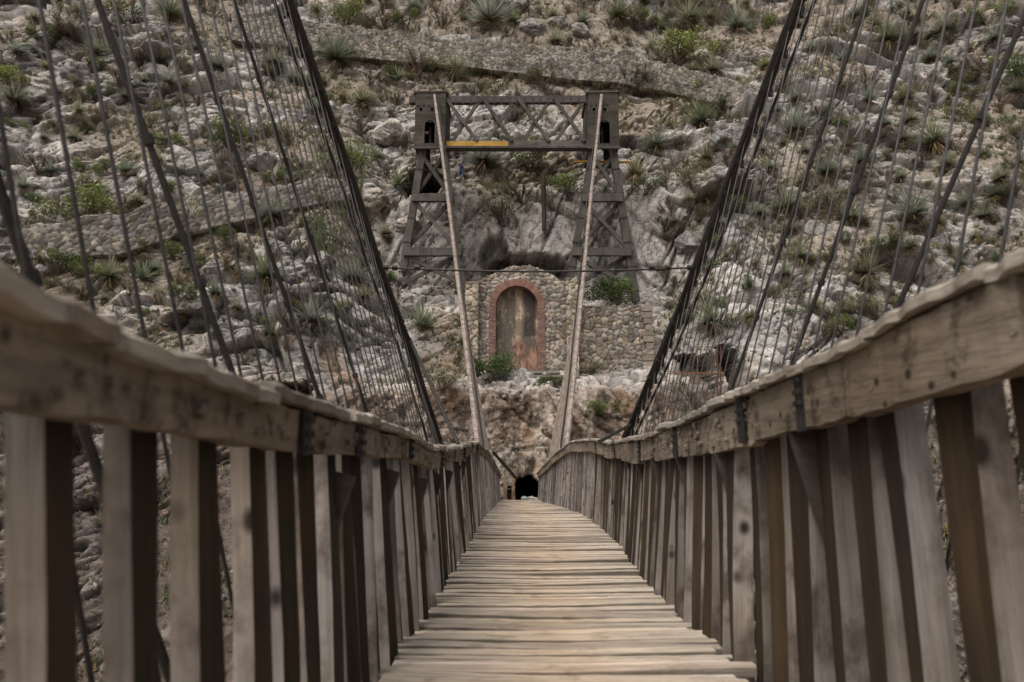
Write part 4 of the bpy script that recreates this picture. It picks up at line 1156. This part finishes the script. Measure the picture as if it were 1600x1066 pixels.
# ocotillo: a spray of long green wands
oc = MB(); r = random.Random(5)
for i in range(26):
    az = r.uniform(0, 6.28); ln = r.uniform(2.2, 3.6); tip = Vector((math.cos(az) * r.uniform(.3, 1.5), math.sin(az) * .5, ln)); pts = [Vector((0, 0, -.2)), tip * .45 + Vector((math.cos(az) * .12, 0, 0)), tip]
    oc.tube(pts, [.03, .022, .01], 4, col=(.10, .13, .06))
    for k in range(60):
        t = r.uniform(.15, 1); p_ = pts[0].lerp(pts[1], t * 2) if t < .5 else pts[1].lerp(pts[2], t * 2 - 1); v = Vector((r.gauss(0, 1), r.gauss(0, 1), r.gauss(0, 1))).normalized() * .06
        oc.add([p_, p_ + v + Vector((0, 0, .03)), p_ + v * 1.3, p_ + v - Vector((0, 0, .03))], [(0, 1, 2, 3)], col=(.13, .18, .07))
h = on_hill(505, 425); o = link('ocotillo', oc.mesh('ocotillo'), M_leaf, None, (h.x, h.y - .2, h.z)); tag(o, 'tall green ocotillo with thin upright wands behind the left main cable', 'ocotillo')
h2_ = on_hill(560, 330); o2 = o.copy(); C.objects.link(o2); o2.location = (h2_.x, h2_.y - .2, h2_.z); o2.scale = (.8, .8, .8); o2.rotation_euler = (0, 0, 2); tag(o2, 'smaller ocotillo with thin wands right of the left main cable', 'ocotillo')

# dry grass and small stones: uncountable ground cover
inview = np.nonzero((VX > -80) & (VX < 1680) & (VYp > -60) & (VYp < 1100) & (darkf < .1) & (verts[:, 1] < 62))[0]
wts = (1 - rockf[inview]) ** 1.2 + .10
wts *= np.clip(.25 + 1.4 * (fbm(verts[inview, 0] * .5, verts[inview, 2] * .5, 3, 700) + .35), .03, 2)
pick = rng.choice(inview, 17000, p=wts / wts.sum())
gm = MB(); r = random.Random(9)
for i in pick:
    p = Vector([float(t) for t in verts[i]]); s_ = r.uniform(.12, .42); kind = r.random()
    c = (.33, .27, .18) if kind < .28 else ((.22, .18, .14) if kind < .5 else ((.17, .20, .11) if kind < .93 else (.40, .28, .13)))
    for k in range(9):
        az = r.uniform(0, 6.28); el = r.uniform(.5, 1.45); dv = Vector((math.cos(el) * math.cos(az), math.cos(el) * math.sin(az), math.sin(el))); sh = r.uniform(.55, 1.25)
        a = p + Vector((r.uniform(-.08, .08), r.uniform(-.06, .06), -.03)); w_ = s_ * .07 + .008; sd_ = Vector((math.sin(az), -math.cos(az), 0)) * w_
        gm.add([a - sd_, a + sd_, a + dv * s_ * r.uniform(.7, 1.3)], [(0, 1, 2)], col=tuple(t * sh for t in c))
o = gm.build('dry_grass', M_leaf); tag(o, kind='stuff')

wts = .15 + (rockf[inview]) * .4 + np.clip(fbm(verts[inview, 0] * .4 + 4, verts[inview, 2] * .4, 3, 710), 0, 1)
pick = rng.choice(inview, 4200, p=wts / wts.sum()); rm = MB()
base_ico = bmesh.new(); bmesh.ops.create_icosphere(base_ico, subdivisions=1, radius=1); IV = [v.co.copy() for v in base_ico.verts]; IF = [tuple(v.index for v in f.verts) for f in base_ico.faces]; base_ico.free()
for i in pick:
    p = Vector([float(t) for t in verts[i]]); s_ = .05 + .32 * r.random() ** 4; M3 = Matrix.Rotation(r.uniform(0, 6), 3, 'Z') @ Matrix.Rotation(r.uniform(0, 6), 3, 'X') @ Matrix.Diagonal((s_, s_ * r.uniform(.5, .9), s_ * r.uniform(.35, .8)))
    c = col.reshape(-1, 3)[i] * .3 + np.array([.30, .275, .25]) * r.uniform(.55, 1.2) * .7
    rm.add([p + M3 @ (v * r.uniform(.8, 1.15)) + Vector((0, -.02, 0)) for v in IV], IF, col=tuple(c))
o = rm.build('scree', M_stone); tag(o, kind='stuff')

# boulders one can tell apart
def boulder(px, py, rp, label, colr, seed, sq=(1, .8, .75)):
    h = on_hill(px, py + rp * .4); s_ = rp / F * (h.y * cp + h.z * sp); bm = bmesh.new(); bmesh.ops.create_icosphere(bm, subdivisions=5, radius=1)
    r = np.random.default_rng(seed); n_ = r.normal(size=(14, 3)); n_ /= np.linalg.norm(n_, axis=1)[:, None]; dd = r.uniform(.62, .95, 14)
    for v in bm.verts:
        c = np.array(v.co); k = 1.0
        for a, b in zip(n_, dd):
            t = float(c @ a)
            if t > 1e-3: k = min(k, b / t)
        v.co = Vector(c * k)
    me = bpy.data.meshes.new('boulder'); bm.to_mesh(me); bm.free()
    co_ = np.empty(len(me.vertices) * 3); me.vertices.foreach_get('co', co_); co_ = co_.reshape(-1, 3)
    nn = fbm(co_[:, 0] * 2 + seed + co_[:, 2], co_[:, 1] * 2 - co_[:, 2] * 1.7, 5, seed, .6); co_ *= (1 + .11 * nn)[:, None]; co_ *= np.array(sq) * s_
    me.vertices.foreach_set('co', co_.ravel()); me.polygons.foreach_set('use_smooth', [True] * len(me.polygons))
    at = me.color_attributes.new('Col', 'FLOAT_COLOR', 'POINT'); a = np.ones((len(co_), 4), np.float32); a[:, :3] = np.array(colr) * (1 + .5 * nn)[:, None]; at.data.foreach_set('color', a.ravel())
    o = link('boulder', me, M_hill, None, (h.x, h.y + .1 * s_, h.z), (r.uniform(-.3, .3), r.uniform(-.3, .3), r.uniform(-.6, .6))); tag(o, label, 'boulder', 'boulders on the hillside')
for q in [(830, 35, 26, 'grey boulder above the retaining wall right of the bluish sotol', (.27, .26, .25)), (872, 30, 18, 'smaller grey boulder beside the largest one above the wall', (.22, .21, .21)), (910, 45, 22, 'rounded boulder at the right of the boulder pile above the wall', (.28, .26, .24)), (815, 8, 18, 'boulder at the top edge above the pile', (.3, .28, .26)),
          (1080, 370, 28, 'angular grey boulder below the fallen slab near right cable', (.22, .215, .21)), (1130, 215, 26, 'dark grey boulder on the slope right of the tower head', (.2, .2, .2)), (1275, 350, 24, 'light grey boulder beside the golden grass', (.27, .26, .25)), (1515, 90, 26, 'upright brown grey boulder near the top right', (.21, .18, .155)), (1430, 380, 22, 'grey boulder above the right handrail', (.2, .2, .2)), (1375, 480, 24, 'dark rounded boulder just above the right handrail', (.2, .19, .185)),
          (35, 265, 26, 'pale boulder at the left edge', (.36, .33, .3)), (120, 105, 26, 'grey boulder in the upper left outcrop', (.25, .24, .235)), (245, 110, 24, 'dark boulder between the left hangers high up', (.18, .175, .17)), (410, 240, 26, 'rounded grey boulder left of the main cable', (.27, .26, .25)), (575, 305, 30, 'pale boulder below the light green shrub', (.42, .38, .34)), (606, 196, 26, 'pale rock lump left of the tower head', (.44, .40, .36)), (500, 400, 24, 'grey boulder behind dense left hangers', (.24, .23, .22)), (640, 340, 26, 'large pale boulder touching the left tower leg', (.38, .34, .30))]:
    boulder(q[0], q[1], q[2], q[3], q[4], 800 + q[0])

# dead stalk on the pale slab
h = on_hill(852, 352); s_ = MB(); top = zpx(h.y, 276) - h.z
s_.tube([(0, 0, -.3), (.01, 0, top * .3), (-.02, 0, top * .7), (0, 0, top)], [.15, .14, .16, .19], 9, col=(.10, .075, .055))
root = empty('dead_yucca', (h.x, h.y - .1, h.z)); tag(root, 'bare dark yucca trunk standing upright between the tower legs', 'dead yucca'); link('trunk', s_.mesh('trunk'), M_leaf, root)
mb = MB(); r = random.Random(3)
for k in range(90):
    az = r.uniform(0, 6.28); el = r.uniform(-1.2, .9); dv = Vector((math.cos(el) * math.cos(az), math.cos(el) * math.sin(az), math.sin(el))); blade(mb, Vector((0, 0, top + r.uniform(-.3, .1))), dv, Vector((0, 0, 1)), r.uniform(.35, .6), .035, .3, (.15, .12, .08), (.22, .19, .13))
link('withered_leaves', mb.mesh('withered_leaves'), M_leaf, root)

# ------------------------------------------------------------------ people
def skin(name, verts_, edges, radii, m, parent, root_i=0, sub=2):
    me = bpy.data.meshes.new(name); me.from_pydata(verts_, edges, []); o = link(name, me, m, parent)
    md = o.modifiers.new('skin', 'SKIN'); md.use_smooth_shade = True
    for i, rr in enumerate(radii): me.skin_vertices[0].data[i].radius = (rr, rr) if not isinstance(rr, tuple) else rr
    me.skin_vertices[0].data[root_i].use_root = True
    o.modifiers.new('sub', 'SUBSURF').levels = sub; o.modifiers['sub'].render_levels = sub; return o
M_skin = flat_mat('skin', (.30, .17, .11), .6, .1)
def person(loc, rz, label, shirtc, trouserc, sc_=1.0, crouch=False):
    root = empty('person', loc, rz); root.scale = (sc_,) * 3; tag(root, label, 'person', 'people by the cave')
    M_s = flat_mat('shirt', shirtc, .9, .2); M_t = flat_mat('trousers', trouserc, .9, .25); M_h = flat_mat('hair', (.012, .01, .009), .6, .2); M_sh = flat_mat('shoes', (.55, .52, .48), .7, .2)
    V = [(0, 0, .95), (0, .01, 1.15), (0, .01, 1.38), (0, 0, 1.5), (0, -.01, 1.60), (0, -.02, 1.70),      # 0-5 spine, neck, head
         (-.10, 0, .9), (-.14, -.02, .48), (-.15, .03, .07), (-.16, -.12, .035),                            # 6-9 right leg
         (.10, 0, .9), (.13, -.03, .48), (.14, .02, .07), (.16, -.13, .035),                                # 10-13
         (-.17, .01, 1.40), (-.23, .03, 1.13), (-.14, -.17, 1.02), (-.08, -.24, 1.04),                      # 14-17 arm bent
         (.17, .01, 1.40), (.24, .02, 1.13), (.15, -.16, 1.01), (.08, -.24, 1.05)]                          # 18-21
    E = [(0, 1), (1, 2), (2, 3), (3, 4), (4, 5), (0, 6), (6, 7), (7, 8), (8, 9), (0, 10), (10, 11), (11, 12), (12, 13), (2, 14), (14, 15), (15, 16), (16, 17), (2, 18), (18, 19), (19, 20), (20, 21)]
    R = [.12, .12, .13, .055, .085, .085, .085, .058, .042, .035, .085, .058, .042, .035, .05, .042, .03, .03, .05, .042, .03, .03]
    skin('body', V, E, R, M_skin, root)
    skin('shirt', [V[0], V[1], V[2], (0, 0, 1.46), V[14], V[15], V[18], V[19]], [(0, 1), (1, 2), (2, 3), (2, 4), (4, 5), (2, 6), (6, 7)], [.145, .145, .155, .08, .07, .058, .07, .058], M_s, root)
    skin('trousers', [V[0], V[6], V[7], V[8], V[10], V[11], V[12]], [(0, 1), (1, 2), (2, 3), (0, 4), (4, 5), (5, 6)], [.14, .10, .075, .062, .10, .075, .062], M_t, root)
    skin('hair', [(0, .02, 1.66), (0, .02, 1.745)], [(0, 1)], [.088, .075], M_h, root)
    for i in (8, 12):
        x, y, z = V[i]; skin('shoe', [(x, y + .03, .05), (x * 1.08, y - .15, .04)], [(0, 1)], [.055, .042], M_sh, root)
    for s_ in (-1, 1): # eyes, nose hints
        mb = MB(); mb.box((s_ * .032, -.105, 1.665), (.02, .008, .01)); mb.build('eye', M_black, root)
    mb = MB(); mb.box((0, -.112, 1.635), (.022, .03, .035)); mb.build('nose', M_skin, root)
h = on_hill(722, 283); person(h + Vector((0, -.15, 0)), .5, 'person in grey shirt, blue jeans and pale shoes standing under the truss', (.16, .16, .17), (.075, .09, .16), 1.0)
h = on_hill(690, 286); person(h + Vector((0, -.1, -.1)), -1.1, 'person in dark purple clothes behind the left tower leg at the cave', (.045, .035, .085), (.035, .03, .07), .98)

# ------------------------------------------------------------------ red scaffold at the right-hand cave
M_red = flat_mat('red_tube', (.105, .04, .034), .7, .5); M_org = flat_mat('rusty_pole', (.22, .10, .045), .7, .4)
YS = 31.0
h0 = on_hill(1100, 632); sf = empty('scaffold', P(1100, 628, YS)); tag(sf, 'rusty red scaffold frame standing in front of the small cave', 'scaffold')
for x in (1083, 1090, 1121, 1126):
    mb = MB(); mb.tube([P(x, 636, YS + (.5 if x in (1090, 1126) else 0)), P(x, 541, YS + (.5 if x in (1090, 1126) else 0))], .032 if x > 1110 else .022, 7); adopt(mb.build('upright', M_red if x > 1110 or x == 1083 else M_org), sf)
for y in (542, 556, 571, 600, 614):
    mb = MB(); mb.tube([P(1083, y, YS), P(1121, y, YS)], .013, 6); adopt(mb.build('rung', M_red), sf)
mb = MB(); mb.tube([P(1042, 584, YS - .1), P(1126, 583, YS - .1)], .03, 6); adopt(mb.build('ledger_pole', M_org), sf)
# litter at the tunnel mouth
r = random.Random(12)
for k, (px_, cc, lab) in enumerate([(819, (.55, .55, .52), 'white crumpled bag at the tunnel mouth left side'), (824, (.12, .25, .32), 'blue plastic bottle heap in the tunnel mouth'), (830, (.5, .47, .42), 'pale rag on the tunnel floor in the middle'), (836, (.45, .42, .38), 'whitish bag at the right of the tunnel mouth')]):
    bm = bmesh.new(); bmesh.ops.create_icosphere(bm, subdivisions=3, radius=.14)
    for v in bm.verts: v.co *= r.uniform(.6, 1.25); v.co.z *= .7
    me = bpy.data.meshes.new('litter_bag'); bm.to_mesh(me); bm.free(); o = link('litter_bag', me, flat_mat('litter_%d' % k, cc, .6, .4), None, P(px_, 779 + (k % 2) * 1.5, 31.2)); tag(o, lab, 'litter')
print('done', len(bpy.data.objects))
